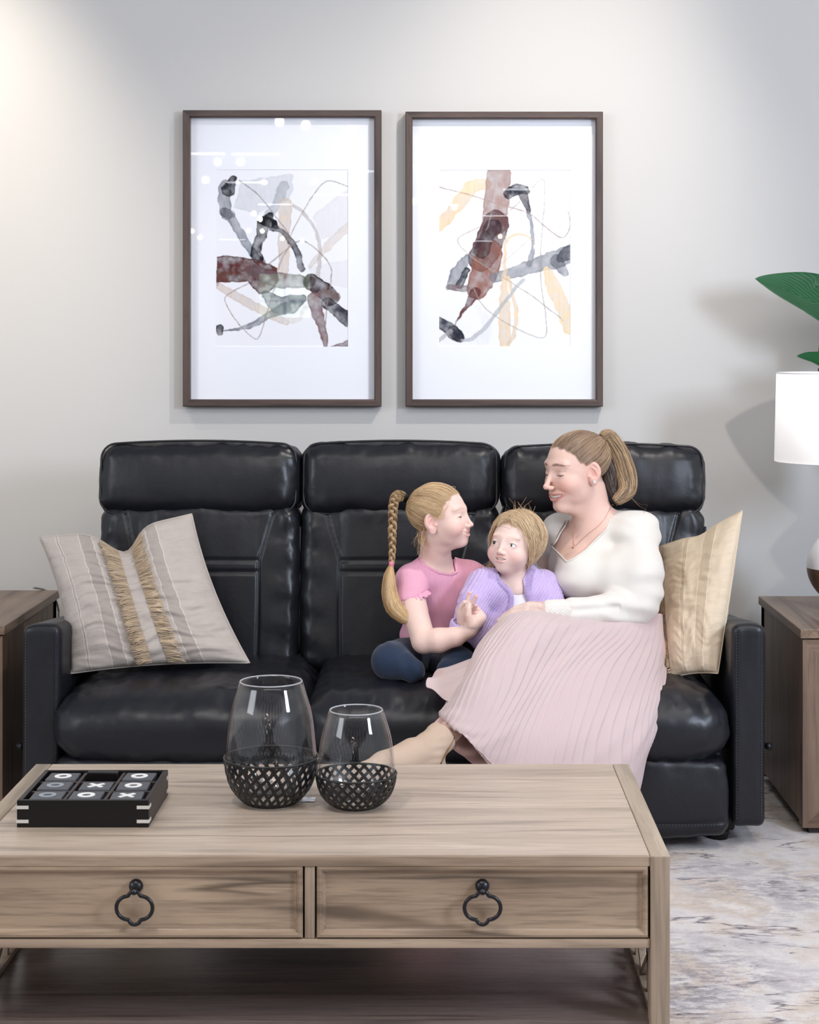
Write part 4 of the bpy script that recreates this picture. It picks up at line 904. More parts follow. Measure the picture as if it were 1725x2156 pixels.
# ================================================================== implicit surfaces
def vlen(a): return np.sqrt((a * a).sum(-1))
def ell(p, c, r):
    q = p - np.asarray(c, float); r = np.asarray(r, float); k0 = vlen(q / r); k1 = vlen(q / (r * r)); return k0 * (k0 - 1) / np.maximum(k1, 1e-9)
def sph(p, c, r): return vlen(p - np.asarray(c, float)) - r
def cap(p, a, b, ra, rb=None):
    a = np.asarray(a, float); b = np.asarray(b, float); rb = ra if rb is None else rb; d = b - a
    t = np.clip(((p - a) @ d) / (d @ d + 1e-12), 0, 1); return vlen(p - a - t[:, None] * d) - (ra + (rb - ra) * t)
def chain(p, pts, k=0.0):
    """pts: [(point, radius)...] rounded cones joined"""
    d = None
    for (a, ra), (b, rb) in zip(pts[:-1], pts[1:]):
        e = cap(p, a, b, ra, rb); d = e if d is None else (smin(d, e, k) if k > 0 else np.minimum(d, e))
    return d
def smin(a, b, k):
    h = np.clip(0.5 + 0.5 * (b - a) / k, 0, 1); return b * (1 - h) + a * h - k * h * (1 - h)
def smax(a, b, k): return -smin(-a, -b, k)
def poly2(p, pts, Yref):
    """signed distance (neg inside) of world XZ to a polygon given in photo px at depth Yref"""
    X, Z = p[:, 0], p[:, 2]; q = np.array([P(a, b, Yref)[[0, 2]] for a, b in pts]); ins = np.zeros(len(X), bool); dm = np.full(len(X), 1e9)
    for i in range(len(q)):
        a, b = q[i], q[(i + 1) % len(q)]; cond = ((a[1] > Z) != (b[1] > Z)); xi = (b[0] - a[0]) * (Z - a[1]) / (b[1] - a[1] + 1e-12) + a[0]; ins ^= cond & (X < xi)
        d = b - a; t = np.clip(((X - a[0]) * d[0] + (Z - a[1]) * d[1]) / (d @ d), 0, 1); dm = np.minimum(dm, np.hypot(X - a[0] - t * d[0], Z - a[1] - t * d[1]))
    return np.where(ins, -dm, dm)
def surface(sdf, lo, hi, h, keep=None, margin=1.0):
    """sparse surface nets of sdf==0 -> V,F(quads)"""
    B = 8; lo = np.asarray(lo, float); n = np.ceil((np.asarray(hi, float) - lo) / (h * B)).astype(int)
    # coarse pass
    g = np.stack(np.meshgrid(*[np.arange(k) for k in n], indexing='ij'), -1).reshape(-1, 3)
    cen = lo + (g + .5) * B * h; act = np.zeros(len(g), bool)
    for s in range(0, len(g), 200000): act[s:s + 200000] = np.abs(sdf(cen[s:s + 200000])) < B * h * (0.95 * margin)
    g = g[act]; N = (n * B + 2).astype(np.int64)
    off = np.stack(np.meshgrid(*[np.arange(B + 1)] * 3, indexing='ij'), -1)
    allV, allC, Ex = [], [], []
    co = [(0, 0, 0), (1, 0, 0), (0, 1, 0), (1, 1, 0), (0, 0, 1), (1, 0, 1), (0, 1, 1), (1, 1, 1)]
    for s in range(0, len(g), 400):
        gg = g[s:s + 400]; idx = (gg[:, None, None, None, :] * B + off[None]); W = lo + idx * h
        D = sdf(W.reshape(-1, 3)).reshape(W.shape[:-1])
        Sg = D < 0; c8 = [Sg[:, a:a + B, b:b + B, c:c + B] for a, b, c in co]; cnt = sum(x.astype(np.int8) for x in c8); mixed = (cnt > 0) & (cnt < 8)
        bi, i, j, k = np.nonzero(mixed)
        if len(bi) == 0: continue
        dv = np.stack([D[bi, i + a, j + b, k + c] for a, b, c in co], 1); acc = np.zeros((len(bi), 3)); w = np.zeros(len(bi))
        for a in range(8):
            for b in range(a + 1, 8):
                ca, cb = np.array(co[a]), np.array(co[b])
                if np.abs(ca - cb).sum() != 1: continue
                cr = (dv[:, a] < 0) != (dv[:, b] < 0); t = np.where(cr, dv[:, a] / (dv[:, a] - dv[:, b] + 1e-20), 0)
                acc += np.where(cr[:, None], ca + t[:, None] * (cb - ca), 0); w += cr
        base = gg[bi] * B + np.stack([i, j, k], 1); allV.append(lo + (base + acc / w[:, None]) * h)
        allC.append((base[:, 0] * N[1] + base[:, 1]) * N[2] + base[:, 2])
        for ax in range(3):
            sl0 = [slice(0, B)] * 3; sl1 = [slice(0, B)] * 3; sl1[ax] = slice(1, B + 1)
            a, b = Sg[(slice(None), *sl0)], Sg[(slice(None), *sl1)]; bb, i2, j2, k2 = np.nonzero(a != b)
            Ex.append(np.concatenate([np.full((len(bb), 1), ax), gg[bb] * B + np.stack([i2, j2, k2], 1), a[bb, i2, j2, k2][:, None].astype(int)], 1))
    V = np.concatenate(allV); C = np.concatenate(allC); o = np.argsort(C); Cs = C[o]; E = np.concatenate(Ex); Fs = []
    for ax in range(3):
        e = E[E[:, 0] == ax]; b, c = [(1, 2), (2, 0), (0, 1)][ax]; quad = []
        for db, dc in ((0, 0), (-1, 0), (-1, -1), (0, -1)):
            q = e[:, 1:4].copy(); q[:, b] += db; q[:, c] += dc; quad.append((q[:, 0] * N[1] + q[:, 1]) * N[2] + q[:, 2])
        quad = np.stack(quad, 1); ix = np.clip(np.searchsorted(Cs, quad), 0, len(Cs) - 1); ok = (Cs[ix] == quad).all(1); f = o[ix][ok]; ins = e[ok, 4] == 1
        f[~ins] = f[~ins][:, ::-1]; Fs.append(f)
    Fq = np.concatenate(Fs)
    if keep is not None:
        kv = keep(V); Fq = Fq[kv[Fq].all(1)]
    used = np.unique(Fq); mp = -np.ones(len(V), int); mp[used] = np.arange(len(used)); return V[used], mp[Fq]
def bbox(pts, m):
    a = np.array(pts); return a.min(0) - m, a.max(0) + m
# ================================================================== heads (local cm; x side, y forward, z up; eyes at z=0)
class Head:
    def __init__(s, f, tiltv, anchor, px, Y, size, prm):
        f = np.array(f, float); f /= np.linalg.norm(f); u = np.array(tiltv, float); u -= f * (u @ f); u /= np.linalg.norm(u); x = np.cross(f, u)
        s.R = np.stack([x, f, u], 1); s.k = 0.01 * size; s.p = prm; s.o = P(px[0], px[1], Y) - s.R @ (np.array(anchor, float) * s.k)
    def loc(s, w): return (w - s.o) @ s.R / s.k
    def wld(s, l): return np.asarray(l, float) * s.k @ s.R.T + s.o
    def sdf(s, w): return s.local(s.loc(w)) * s.k
    def skull(s, q):
        g = s.p; d = ell(q, (0, -1.1, 3.0), (7.3, g.get('back', 9.1), g.get('top', 8.0))); d = smin(d, ell(q, (0, 2.0, -1.0), (6.4, 6.9, 7.2)), 2.0)
        jw = g['jaw']; jz = g['jawz']; d = smin(d, ell(q, (0, 2.2, -5.4 * jz), (jw, 5.4, 4.7)), 2.0); return d
    def local(s, q):
        g = s.p; a = q.copy(); a[:, 0] = np.abs(a[:, 0]); jz = g['jawz']; d = s.skull(q)
        d = smin(d, sph(a, (0.5, 6.0 + g.get('chin', 0), -9.2 * jz), 1.65), 1.8); d = smin(d, cap(q, (0, 4.6, -9.5 * jz), (0, .5, -10.4 * jz), 2.3 * g.get('sub', .9), 3.4 * g.get('sub', .9)), 1.8)
        ck = g['cheek']; d = smin(d, ell(a, (3.6, 4.9 + .5 * g['smile'], -3.6 + .5 * g['smile']), (2.6 * ck, 2.7 * ck, 2.5 * ck)), 1.6)
        d = smin(d, cap(a, (0.0, 7.95, 2.2), (4.4, 6.7, 2.6), .62 * g.get('ridge', 1), .6 * g.get('ridge', 1)), 1.6)
        d = smax(d, -ell(a, (3.15, 9.35, .15), (2.0, g.get('sock', 1.5), 1.15)), .9)
        # muzzle, nose
        d = smin(d, ell(q, (0, 5.5, -6.2 * jz), (3.3, 3.35, 2.5)), 1.4)
        ns = g['nose']; nt = np.array([0, 9.3 + 1.5 * ns, -3.2 * g.get('nosez', 1)])
        d = smin(d, cap(q, (0, 8.1, 1.0), nt + [0, -.25, .3], .62, .72 * g.get('tip', 1)), .9)
        d = smin(d, sph(q, nt, .82 * g.get('tip', 1)), .5)
        d = smin(d, ell(a, nt + [1.02, -1.05, -.40], (.62, .95, .60)), .6)
        d = smax(d, -ell(a, nt + [.55, -.35, -1.0], (.30, .5, .34)), .2)
        # eyelids
        e = np.array([3.1, 6.72, 0.0]); eb = g.get('eye', 1.0); lid = sph(a, e, 1.36 * eb)
        op = g['open']
        if op > 0:
            ex = a[:, 0] - e[0]; arc = -.05 * ex * ex + .06 * ex
            q2 = a.copy(); q2[:, 2] = q2[:, 2] - arc - g.get('eyez', 0); lid = smax(lid, -ell(q2, (e[0], e[1] + 1.5 * eb, 0), (1.28 * eb, 1.1, op)), .12)
        d = smin(d, lid, .35)
        if op <= 0:                                             # closed lid crease
            cz = g['crease']; ex = a[:, 0] - e[0]; q2 = a.copy(); q2[:, 2] = q2[:, 2] - (.10 * ex * ex); d = smax(d, -cap(q2, (e[0] - 1.2, e[1] + 1.33, cz), (e[0] + 1.3, e[1] + 1.05, cz), .1), .15)
            d = smax(d, -cap(q2, (e[0] - 1.1, e[1] + 1.5, .85), (e[0] + 1.5, e[1] + .9, .75), .09), .2)
        # mouth
        mw, sm, mo = g['mouth'], g['smile'], g['mopen']; zc = -6.25 * jz
        cor = np.array([mw, 7.35 - .25 * sm, zc + .85 * sm]); yf = 9.15
        lt = g.get('lip', 1.0); up = [((0, yf + .0, zc + .36 + mo * .5), .30 * lt), ((1.0, yf - .10, zc + .46 + mo * .45), .28 * lt), ((mw * .68, yf - .85, zc + .42 + mo * .2 + .3 * sm), .22 * lt), (cor, .12)]
        lo_ = [((0, yf - .22, zc - .42 - mo), .40 * lt), ((1.0, yf - .35, zc - .34 - mo * .9), .37 * lt), ((mw * .68, yf - .98, zc - .05 - mo * .5 + .3 * sm), .26 * lt), (cor, .12)]
        s._up, s._lo = up, lo_
        d = smin(d, chain(a, up), .3); d = smin(d, chain(a, lo_), .35)
        if mo > 0:
            mid = [(np.array([0, yf + .35, zc - mo * .25]), .12 + mo * .62), (np.array([1.1, yf + .2, zc + .02 - mo * .22]), .1 + mo * .56), (np.array([mw * .68, yf - .4, zc + .16 - mo * .12 + .3 * sm]), .08 + mo * .3), (cor + [0, .3, 0], .06)]
            d = smax(d, -chain(a, mid), .12); mid2 = [(m_ - [0, .9, 0], r * .9) for m_, r in mid]; d = smax(d, -chain(a, mid2), .1)
        else: d = smax(d, -chain(a, [((0, yf + .38, zc), .1), ((mw * .6, yf - .3, zc + .1), .1), (cor + [0, .2, 0], .08)]), .1)
        d = smax(d, -ell(q, (0, 9.3, zc - 1.75 - mo), (1.3, .55, .4)), .5)
        # smile fold
        if sm > .3: d = smax(d, -cap(a, (1.95, 8.75, -4.2 * jz), (cor[0] + .85, cor[1] + .15, cor[2] - .1), .30, .2), .5)
        # ears
        c, rz_, rx_ = np.array([7.05, -.6, -.9]), .45, .16
        pe = a - c; cz_, sz_ = math.cos(rz_), math.sin(rz_); pe = np.stack([pe[:, 0] * cz_ + pe[:, 1] * sz_, -pe[:, 0] * sz_ + pe[:, 1] * cz_, pe[:, 2]], 1)
        cx_, sx_ = math.cos(rx_), math.sin(rx_); pe = np.stack([pe[:, 0], pe[:, 1] * cx_ - pe[:, 2] * sx_, pe[:, 1] * sx_ + pe[:, 2] * cx_], 1); es = g.get('ear', 1.0); pe = pe / es
        ear = ell(pe, (0, -.1, .5), (.72, 1.95, 2.5)); ear = smin(ear, ell(pe, (0, .45, -1.9), (.5, 1.0, 1.2)), .5)
        ear = smax(ear, -ell(pe, (.72, -.1, .55), (.62, 1.38, 1.9)), .15); ear = smin(ear, chain(pe, [((.28, -.9, -.7), .26), ((.30, -.75, .6), .28), ((.3, -.1, 1.5), .2)]), .2)
        ear = smax(ear, -ell(pe, (.55, .25, -.35), (.5, .55, .8)), .15); ear = smin(ear, sph(pe, (.30, 1.15, -.45), .42), .25)
        return smin(d, ear * es, .3)
    def radius(s, dirs, c=(0, -.8, 2.5)):
        """distance (cm) from c to the skull along local dirs"""
        c = np.asarray(c, float); lo = np.full(len(dirs), 2.0); hi = np.full(len(dirs), 16.0)
        for _ in range(14):
            m = (lo + hi) / 2; ins = s.skull(c + dirs * m[:, None]) < 0; lo = np.where(ins, m, lo); hi = np.where(ins, hi, m)
        return (lo + hi) / 2
def hairline(q, kind=0):
    """>0 where scalp hair grows (local cm)"""
    y = q[:, 1]; 
    yk = [-20, -5.0, -3.2, -2.4, 0.2, 1.6, 3.0, 4.6, 6.2, 8.0, 12]
    zk = [-6.5, -6.0, -4.0, 1.2, 2.4, 0.4 if kind != 1 else 1.5, 2.6, 5.0, 7.0, 7.6, 7.8] if kind != 2 else [-6.5, -6, -5, -2, 2.2, .5, 2.0, 4.5, 6.3, 6.9, 7]
    return q[:, 2] - np.interp(y, yk, zk)
def head_colors(hd, w, skin, blush, lip, brow, hairc, kind, seed=0):
    q = hd.loc(w); a = q.copy(); a[:, 0] = np.abs(a[:, 0]); g = hd.p; n = len(q)
    C = np.tile(np.array(skin), (n, 1)); nz = noise3(w * 60 + seed)[:, None]; C = C * (1 + .03 * nz)
    def mixc(m, c): nonlocal C; m = np.clip(m, 0, 1)[:, None]; C = C * (1 - m) + np.array(c) * m
    head = (np.abs(q) < 14).all(1)
    mixc(.55 * np.exp(-(vlen((a - [4.2, 6.5, -3.4]) / [2.2, 3, 2.0])) ** 2) * head, blush)
    mixc(.5 * np.exp(-(vlen((q - [0, 10.4, -3.4]) / [1.3, 1.4, 1.2])) ** 2) * head, blush)
    mixc(.5 * np.exp(-(vlen((a - [7.4, -.6, -.6]) / [1.6, 2.2, 3.0])) ** 2) * head, blush)
    hd.local(q[:1]); du = np.minimum(chain(a, hd._up), chain(a, hd._lo)); mixc(np.clip(.5 - (du - .05) / .13, 0, 1) * (q[:, 1] > 5) * .92, lip)
    inside = (q[:, 1] < 9.0) & (q[:, 1] > 5.0) & (a[:, 0] < g['mouth'] * .92) & (np.abs(q[:, 2] + 6.25 * g['jawz']) < 1.3) & (hd.skull(q) < -.25)
    mixc(inside * .95, (.12, .03, .03))
    # brows
    bz = 2.35 + .12 * np.sin(a[:, 0] * .9) + (.25 if g['smile'] > .5 else .1); bd = np.abs(a[:, 2] - bz - .05 * (a[:, 0] - 3) ** 2 * -.8); th = np.interp(a[:, 0], [1.1, 1.8, 4.0, 5.3], [.15, .44, .34, .10])
    st = .75 + .25 * noise3(q * [3, 1, 8] + 5)
    mixc(np.clip((th - bd) / .2 + .3, 0, 1) * (q[:, 1] > 5) * (a[:, 0] > 1.0) * (a[:, 0] < 5.5) * g.get('browa', .7) * st, brow)
    # lash lines; closed lids also get crease shade mixed into the skin
    ex = a[:, 0] - 3.1; 
    if g['open'] > 0:
        arc = -.05 * ex * ex + .06 * ex + g.get('eyez', 0); r2 = (ex / (1.28 * g.get('eye', 1))) ** 2; zz = arc + g['open'] * np.sqrt(np.clip(1 - r2, 0, 1)); lz = arc - g['open'] * np.sqrt(np.clip(1 - r2, 0, 1))
        mixc(np.clip(1 - np.abs(a[:, 2] - zz - .03) / .14, 0, 1) * (np.abs(ex - .25) < 1.1 * g.get('eye', 1)) * (q[:, 1] > 6) * .7, (.10, .05, .04)); mixc(np.clip(1 - np.abs(a[:, 2] - lz) / .12, 0, 1) * (np.abs(ex) < .9) * (q[:, 1] > 6) * .25, (.25, .12, .10))
    else:
        mixc(np.clip(1 - np.abs(a[:, 2] - .80 + .06 * ex * ex) / .2, 0, 1) * (np.abs(ex) < 1.5) * (q[:, 1] > 6) * .45, (.30, .13, .09)); mixc(np.clip(1 - np.abs(a[:, 2] + 1.15 - .05 * ex * ex) / .2, 0, 1) * (np.abs(ex) < 1.4) * (q[:, 1] > 6) * .25, (.35, .15, .11))  # lid and under-eye creases: shade painted into the skin colour
        mixc(np.clip(1 - np.abs(a[:, 2] - g['crease'] - .10 * ex * ex) / .13, 0, 1) * (np.abs(ex) < 1.3) * (q[:, 1] > 6) * .85, (.06, .03, .025))
    hl = hairline(q, kind) + .5 * noise3(q * .9 + 3); on = np.clip(hl / 1.0 + .15, 0, 1) * (hd.skull(q) < .35) * (hd.skull(q) > -1.5) * head * (vlen((a - [7.6, -.6, -.6]) / [1.5, 2.3, 3.2]) > 1)
    mixc(on * g.get('scalp', .92), np.array(hairc)); return C
def eyes(hd, parent, gaze, iris=(.10, .05, .03)):
    g = hd.p
    if g['open'] <= 0: return
    for sx in (-1, 1):
        c = np.array([3.1 * sx, 6.72, 0]); R0 = 1.22 * g.get('eye', 1); V, Fc = lathe([(R0 * math.sin(t), R0 * math.cos(t)) for t in np.linspace(.001, math.pi - .001, 40)], 48)
        gz = np.array(gaze, float); gz /= np.linalg.norm(gz); z = np.array([0, 0, 1.0]); ax = np.cross(z, gz); ang = math.acos(z @ gz); ax /= np.linalg.norm(ax)
        Rm = np.array(Matrix.Rotation(ang, 3, Vector(ax))); an = np.degrees(np.arccos(np.clip(V[:, 2] / R0, -1, 1))); V = V @ Rm.T
        C = np.tile(np.array([.80, .80, .82]), (len(V), 1)); ia = g.get('iris', 31); ir = an < ia; C[ir] = np.array(iris) * (.6 + .6 * (an[ir] / ia))[:, None]; C[(an > ia - 3) & ir] = np.array(iris) * .4; C[an < ia * .45] = (.005,) * 3
        mk('eyeball', hd.wld(V + c), Fc, M['eye'], parent, colors=C)
def lashes(hd, parent, col):
    g = hd.p; parts = []
    for sx in (-1, 1):
        eb = g.get('eye', 1); ex = np.linspace(-1.2 if g['open'] <= 0 else -.8, 1.3, 14) * eb; 
        if g['open'] <= 0: z = g['crease'] + .10 * ex * ex; r0 = 1.385
        else: z = (-.05 * ex * ex + .06 * ex) + g.get('eyez', 0) + g['open'] * np.sqrt(np.clip(1 - (ex / (1.34 * eb)) ** 2, 0, 1)); r0 = 1.39 * eb
        y = 6.72 + np.sqrt(np.clip(r0 * r0 - ex * ex - z * z, .05, 9)); parts.append(tube(hd.wld(np.stack([sx * (3.1 + ex), y, z], 1)), g.get('lash', .075) * hd.k * np.interp(ex, [-1.2, 0, 1.3], [.5, 1, .7]), 5))
    mk('eyelashes', *merge(parts), newmat('lash', col, .8), parent)
def teeth(hd, parent, n=10):
    g = hd.p; jz = g['jawz']; zc = -6.25 * jz; mw = g['mouth'] * .80; parts = []
    for i in range(n):
        x = (i + .5) / n * 2 - 1; X = x * mw; y = 8.56 - 1.25 * x * x; zt = zc + .42 + .45 * g['smile'] * x * x; hgt = (.66 if abs(x) < .35 else .55) * (g['mopen'] * 1.3 + .3); wd = 2 * mw / n * .94
        V, Fc = box((X, y, zt - hgt / 2 + .12), (wd, .35, hgt + .2), .08); parts.append((V, Fc))
    V, Fc = merge(parts); mk('teeth', hd.wld(V), Fc, M['teeth'], parent)
M['eye'] = vcol('eye_surface', .12, .6); M['teeth'] = newmat('tooth_enamel', S(240, 234, 226), .25)
M['skin'] = vcol('skin', .5, .35); _b = M['skin'].node_tree.nodes['Principled BSDF']; _b.inputs['Subsurface Weight'].default_value = .25; _b.inputs['Subsurface Radius'].default_value = (1, .35, .2); _b.inputs['Subsurface Scale'].default_value = .006
def hairmat(name):
    m = vcol(name, .42, .45); m.node_tree.nodes['Principled BSDF'].inputs['Anisotropic'].default_value = .4; return m
M['hair'] = hairmat('hair_strands')
def slerp_paths(hd, st, end, n, off, c=(0, -.8, 2.5), droop=None):
    """local unit dirs st (S,3) -> end (S,3); returns (S,n,3) local points on the skull + off(t)"""
    dots = np.clip((st * end).sum(1), -1, 1); om = np.arccos(dots)[:, None]; t = np.linspace(0, 1, n)[None, :]
    so = np.sin(om) + 1e-6; D = (np.sin((1 - t) * om) / so)[..., None] * st[:, None, :] + (np.sin(t * om) / so)[..., None] * end[:, None, :]
    D /= np.linalg.norm(D, axis=2)[..., None]; r = hd.radius(D.reshape(-1, 3), c).reshape(D.shape[:2]); return np.asarray(c) + D * (r + off)[..., None]
def hair_cols(rg, S_, dark, light, streak=None):
    f = np.clip(rg.rand(S_) ** 1.2 if streak is None else .55 * streak + .45 * rg.rand(S_), 0, 1)[:, None]; return np.array(dark) * (1 - f) + np.array(light) * f
def tail_paths(rg, guide, rads, S_, M_=22, spread=1.0, flat=1.0, shuffle=.35):
    g = catmull(guide, M_); r = np.interp(np.linspace(0, 1, M_), np.linspace(0, 1, len(rads)), rads)
    T = np.gradient(g, axis=0); T /= np.linalg.norm(T, axis=1)[:, None]; Yv = np.array([0, 1.0, 0]); N = np.cross(T, Yv); N /= np.linalg.norm(N, axis=1)[:, None] + 1e-9; Bv = np.cross(T, N)
    a = rg.rand(S_) * 2 * np.pi; q = np.sqrt(rg.rand(S_)) * .98 + .02; ph = rg.rand(S_) * 6.28
    t = np.linspace(0, 1, M_)[None]; a2 = a[:, None] + shuffle * np.sin(t * 3 + ph[:, None]); x = q[:, None] * np.cos(a2); y = q[:, None] * np.sin(a2) * flat
    return g[None] + (x * r[None])[..., None] * N[None] + (y * r[None])[..., None] * Bv[None], (np.cos(a) * q + 1) / 2
# ================================================================== woman
SKIN_W, BL_W, LIP_W = S(226, 190, 176), S(230, 156, 144), S(206, 132, 126)
HW_D, HW_L = S(104, 80, 66), S(196, 162, 122)
hw = Head((-.84, -.50, -.12), (-.04, 0, 1), (-3.1, 8.0, 0), (1178, 999), 5.03, 1.04,
          dict(jaw=5.5, jawz=1.0, cheek=1.02, smile=1.0, nose=1.0, open=0, crease=-.45, mouth=3.95, mopen=.66, chin=.9, browa=1.0, ear=1.12, tip=.95, lip=.78, top=7.1, lash=.10, sub=.9))
woman = empty('person', P(1310, 1395, 5.1), 'woman in a cream blouse and pink pleated skirt smiling down at the children', 'person')
Wp = dict(
    sL=P(1347, 1128, 5.10), eL=P(1348, 1280, 5.02), wL=P(1160, 1286, 4.86), sR=P(1185, 1122, 5.22), eR=P(1120, 1262, 5.28), wR=P(1040, 1300, 5.24),
    hipL=P(1345, 1375, 5.05), hipR=P(1260, 1380, 5.16), kA=P(1095, 1345, 4.76), aA=P(948, 1540, 4.52), kB=P(1235, 1420, 4.84), aB=P(1200, 1715, 4.68))
def w_torso(p, o=0.0):
    d = ell(p, P(1262, 1185, 5.14), (.138 + o, .095 + o, .125 + o)); d = smin(d, ell(p, P(1275, 1290, 5.14), (.128 + o, .105 + o, .13 + o)), .05)
    d = smin(d, cap(p, Wp['sL'], Wp['sR'], .052 + o, .05 + o), .05)
    d = smin(d, sph(p, P(1222, 1212, 5.045), .066 + o), .035); d = smin(d, sph(p, P(1300, 1215, 5.03), .068 + o), .035)
    return d
def w_hand(p):
    w, f = Wp['wL'], np.array([-1, -.12, -.05]); k = P(1118, 1284, 4.83); d = cap(p, w, k, .025, .024); d = smin(d, cap(p, P(1135, 1290, 4.83), P(1108, 1288, 4.815), .020, .018), .01)
    fb = [P(1112, 1277, 4.815), P(1110, 1282, 4.81), P(1110, 1288, 4.808), P(1112, 1295, 4.81)]
    for i, (b, L) in enumerate(zip(fb, (.072, .080, .074, .060))):
        m = b + np.array([-L * .5, -.004, -.006 - .004 * i]); t = m + np.array([-L * .45, .004, -.022]); d = smin(d, chain(p, [(b, .0088), (m, .0080), (t, .0068)]), .004)
    th = P(1135, 1277, 4.82); d = smin(d, chain(p, [(th, .012), (th + np.array([-.03, -.004, .004]), .0095), (th + np.array([-.055, -.002, -.004]), .0078)]), .006); return d
nb = hw.wld([0, -3.0, -6.5]); nr = P(1253, 1108, 5.13)
def w_body(p):
    d = hw.sdf(p); d = smin(d, cap(p, nb, nr, .053, .056), .022); d = smin(d, w_torso(p), .035)
    d = smin(d, cap(p, nr, (Wp['sL'] + nr) / 2 + [0, 0, .008], .045, .04), .04)
    d = smin(d, chain(p, [(Wp['sL'], .048), ((Wp['sL'] + Wp['eL']) / 2, .046), (Wp['eL'], .038), (Wp['eL'] * .6 + Wp['wL'] * .4, .036), (Wp['wL'], .024)]), .03)
    d = smin(d, chain(p, [(Wp['sR'], .046), (Wp['eR'], .038), (Wp['wR'], .026), (Wp['wR'] + [-.09, 0, 0], .02)]), .03); d = smin(d, w_hand(p), .008)
    d = smin(d, ell(p, P(1305, 1360, 5.13), (.165, .12, .105)), .05)
    d = smin(d, chain(p, [(Wp['hipL'], .085), (Wp['kA'], .055), ((Wp['kA'] * .65 + Wp['aA'] * .35), .042), (Wp['aA'], .030)]), .03)
    d = smin(d, chain(p, [(Wp['hipR'], .085), (Wp['kB'], .056), ((Wp['kB'] * .7 + Wp['aB'] * .3), .054), (Wp['aB'], .036)]), .03); return d
zcut = P(0, 1215, 5.05)[2]
lo, hi = bbox([hw.wld([-10, -12, -12]), hw.wld([10, 12, 14]), P(1150, 1215, 5.3), P(1420, 1215, 4.95), P(1420, 1050, 5.3)], .01)
lo[2] = zcut
V1, F1 = surface(w_body, lo, hi, .0019)
lo2, hi2 = bbox([P(900, 1740, 4.4), P(1440, 1215, 5.4), Wp['wR'] + [-.12, 0, 0]], .04); hi2[2] = zcut + .004
hx = P(1170, 1280, 4.86)[0]
V2, F2 = surface(w_body, lo2, hi2, .006)
lo3, hi3 = bbox([P(1040, 1310, 4.78), P(1180, 1262, 4.9)], .008); V3, F3 = surface(w_body, lo3, hi3, .0014)
V, Fc = mergeq([(V1, F1), (V2, F2), (V3, F3)])
C = head_colors(hw, V, SKIN_W, BL_W, LIP_W, S(112, 74, 54), HW_D, 1)
mk('body', V, Fc, M['skin'], woman, colors=C, label='fair skinned head, neck, hands and legs')
teeth(hw, woman, 12); lashes(hw, woman, (.05, .03, .025))
# earring, necklace
M['gold'] = newmat('rose_gold', S(214, 150, 110), .25, 1.0); M['gem'] = newmat('clear_stone', S(240, 240, 245), .1, .6)
ep = hw.wld([-8.1, .1, -3.1]); mk('earring', *merge([tuple(np_) for np_ in [(lathe([(.001, -.0022), (.0022, 0), (.001, .0022)], 8, ep + np.array([math.cos(a) * .0028, -.0015, math.sin(a) * .0028]))) for a in np.linspace(0, 5.2, 5)]]), M['gem'], woman, label='small sparkling flower stud earring')
def drop_on(sdf, pts, push=.0012):
    """slide points along -Y (towards the camera) out of sdf, then rest them on it"""
    out = []
    for q in pts:
        ys = q[1] + np.linspace(.30, -.22, 260); L = np.stack([np.full(260, q[0]), ys, np.full(260, q[2])], 1); d = sdf(L); i = np.nonzero(d < 0)[0]; y = ys[i[-1]] - .0025 if len(i) else q[1]; out.append([q[0], y - push, q[2]])
    return np.array(out)
nk = catmull([P(1292, 1062, 5.08), P(1268, 1100, 5.06), P(1238, 1128, 5.04), P(1213, 1152, 5.03), P(1210, 1130, 5.05), P(1212, 1105, 5.08)], 40)
nk = drop_on(w_body, nk); mk('necklace', *tube(nk, .00045, 5), M['gold'], woman)
pp = drop_on(w_body, [P(1211, 1158, 5.0)], .002)[0]; mk('pendant', *merge([lathe([(.001, -.003), (.0034, 0), (.001, .003)], 8, pp), lathe([(.001, -.006), (.0024, 0), (.001, .004)], 8, pp + [0.001, 0, -.007])]), M['gold'], woman)
# blouse
NECK = [(1206, 1000), (1207, 1098), (1168, 1162), (1194, 1183), (1238, 1160), (1281, 1120), (1309, 1066), (1309, 1000)]
Slv = [(P(1330, 1124, 5.08), .050), (P(1343, 1160, 5.06), .063), (P(1347, 1215, 5.0), .072), (P(1342, 1262, 4.98), .068), (P(1300, 1283, 4.95), .051), (P(1240, 1288, 4.90), .040), (P(1205, 1286, 4.875), .037), (P(1190, 1286, 4.868), .030)]
def w_blouse0(p):
    d = w_torso(p, .009); d = smin(d, chain(p, Slv), .025)
    d = smin(d, ell(p, P(1332, 1122, 5.09), (.055, .055, .044)), .03)
    d = smin(d, cap(p, nr + [0, .01, -.012], Wp['sL'] + [0, 0, .012], .048, .05), .03)
    d = smin(d, chain(p, [(P(1180, 1118, 5.22), .05), (P(1158, 1180, 5.26), .055), (Wp['eR'], .05), (Wp['wR'] + [.03, 0, 0], .045)]), .03)
    d = smin(d, ell(p, P(1180, 1112, 5.20), (.046, .05, .034)), .02); d = smax(d, -(p[:, 2] - P(0, 1325, 5.0)[2]), .01)
    # folds
    q = p; d = d + .0034 * np.sin((q[:, 0] * .5 + q[:, 2]) * 105 + 5 * noise3(q * 6)) * np.clip(noise3(q * 8 + 4) + .05, 0, 1) + .0046 * noise3(q * [14, 14, 30])
    wst = P(0, 1262, 5.05)[2]; d = d + .006 * np.exp(-((q[:, 2] - wst) / .009) ** 2) * (q[:, 0] < P(1300, 0, 5)[0])
    # draped wrap seam from the V to the side
    return d
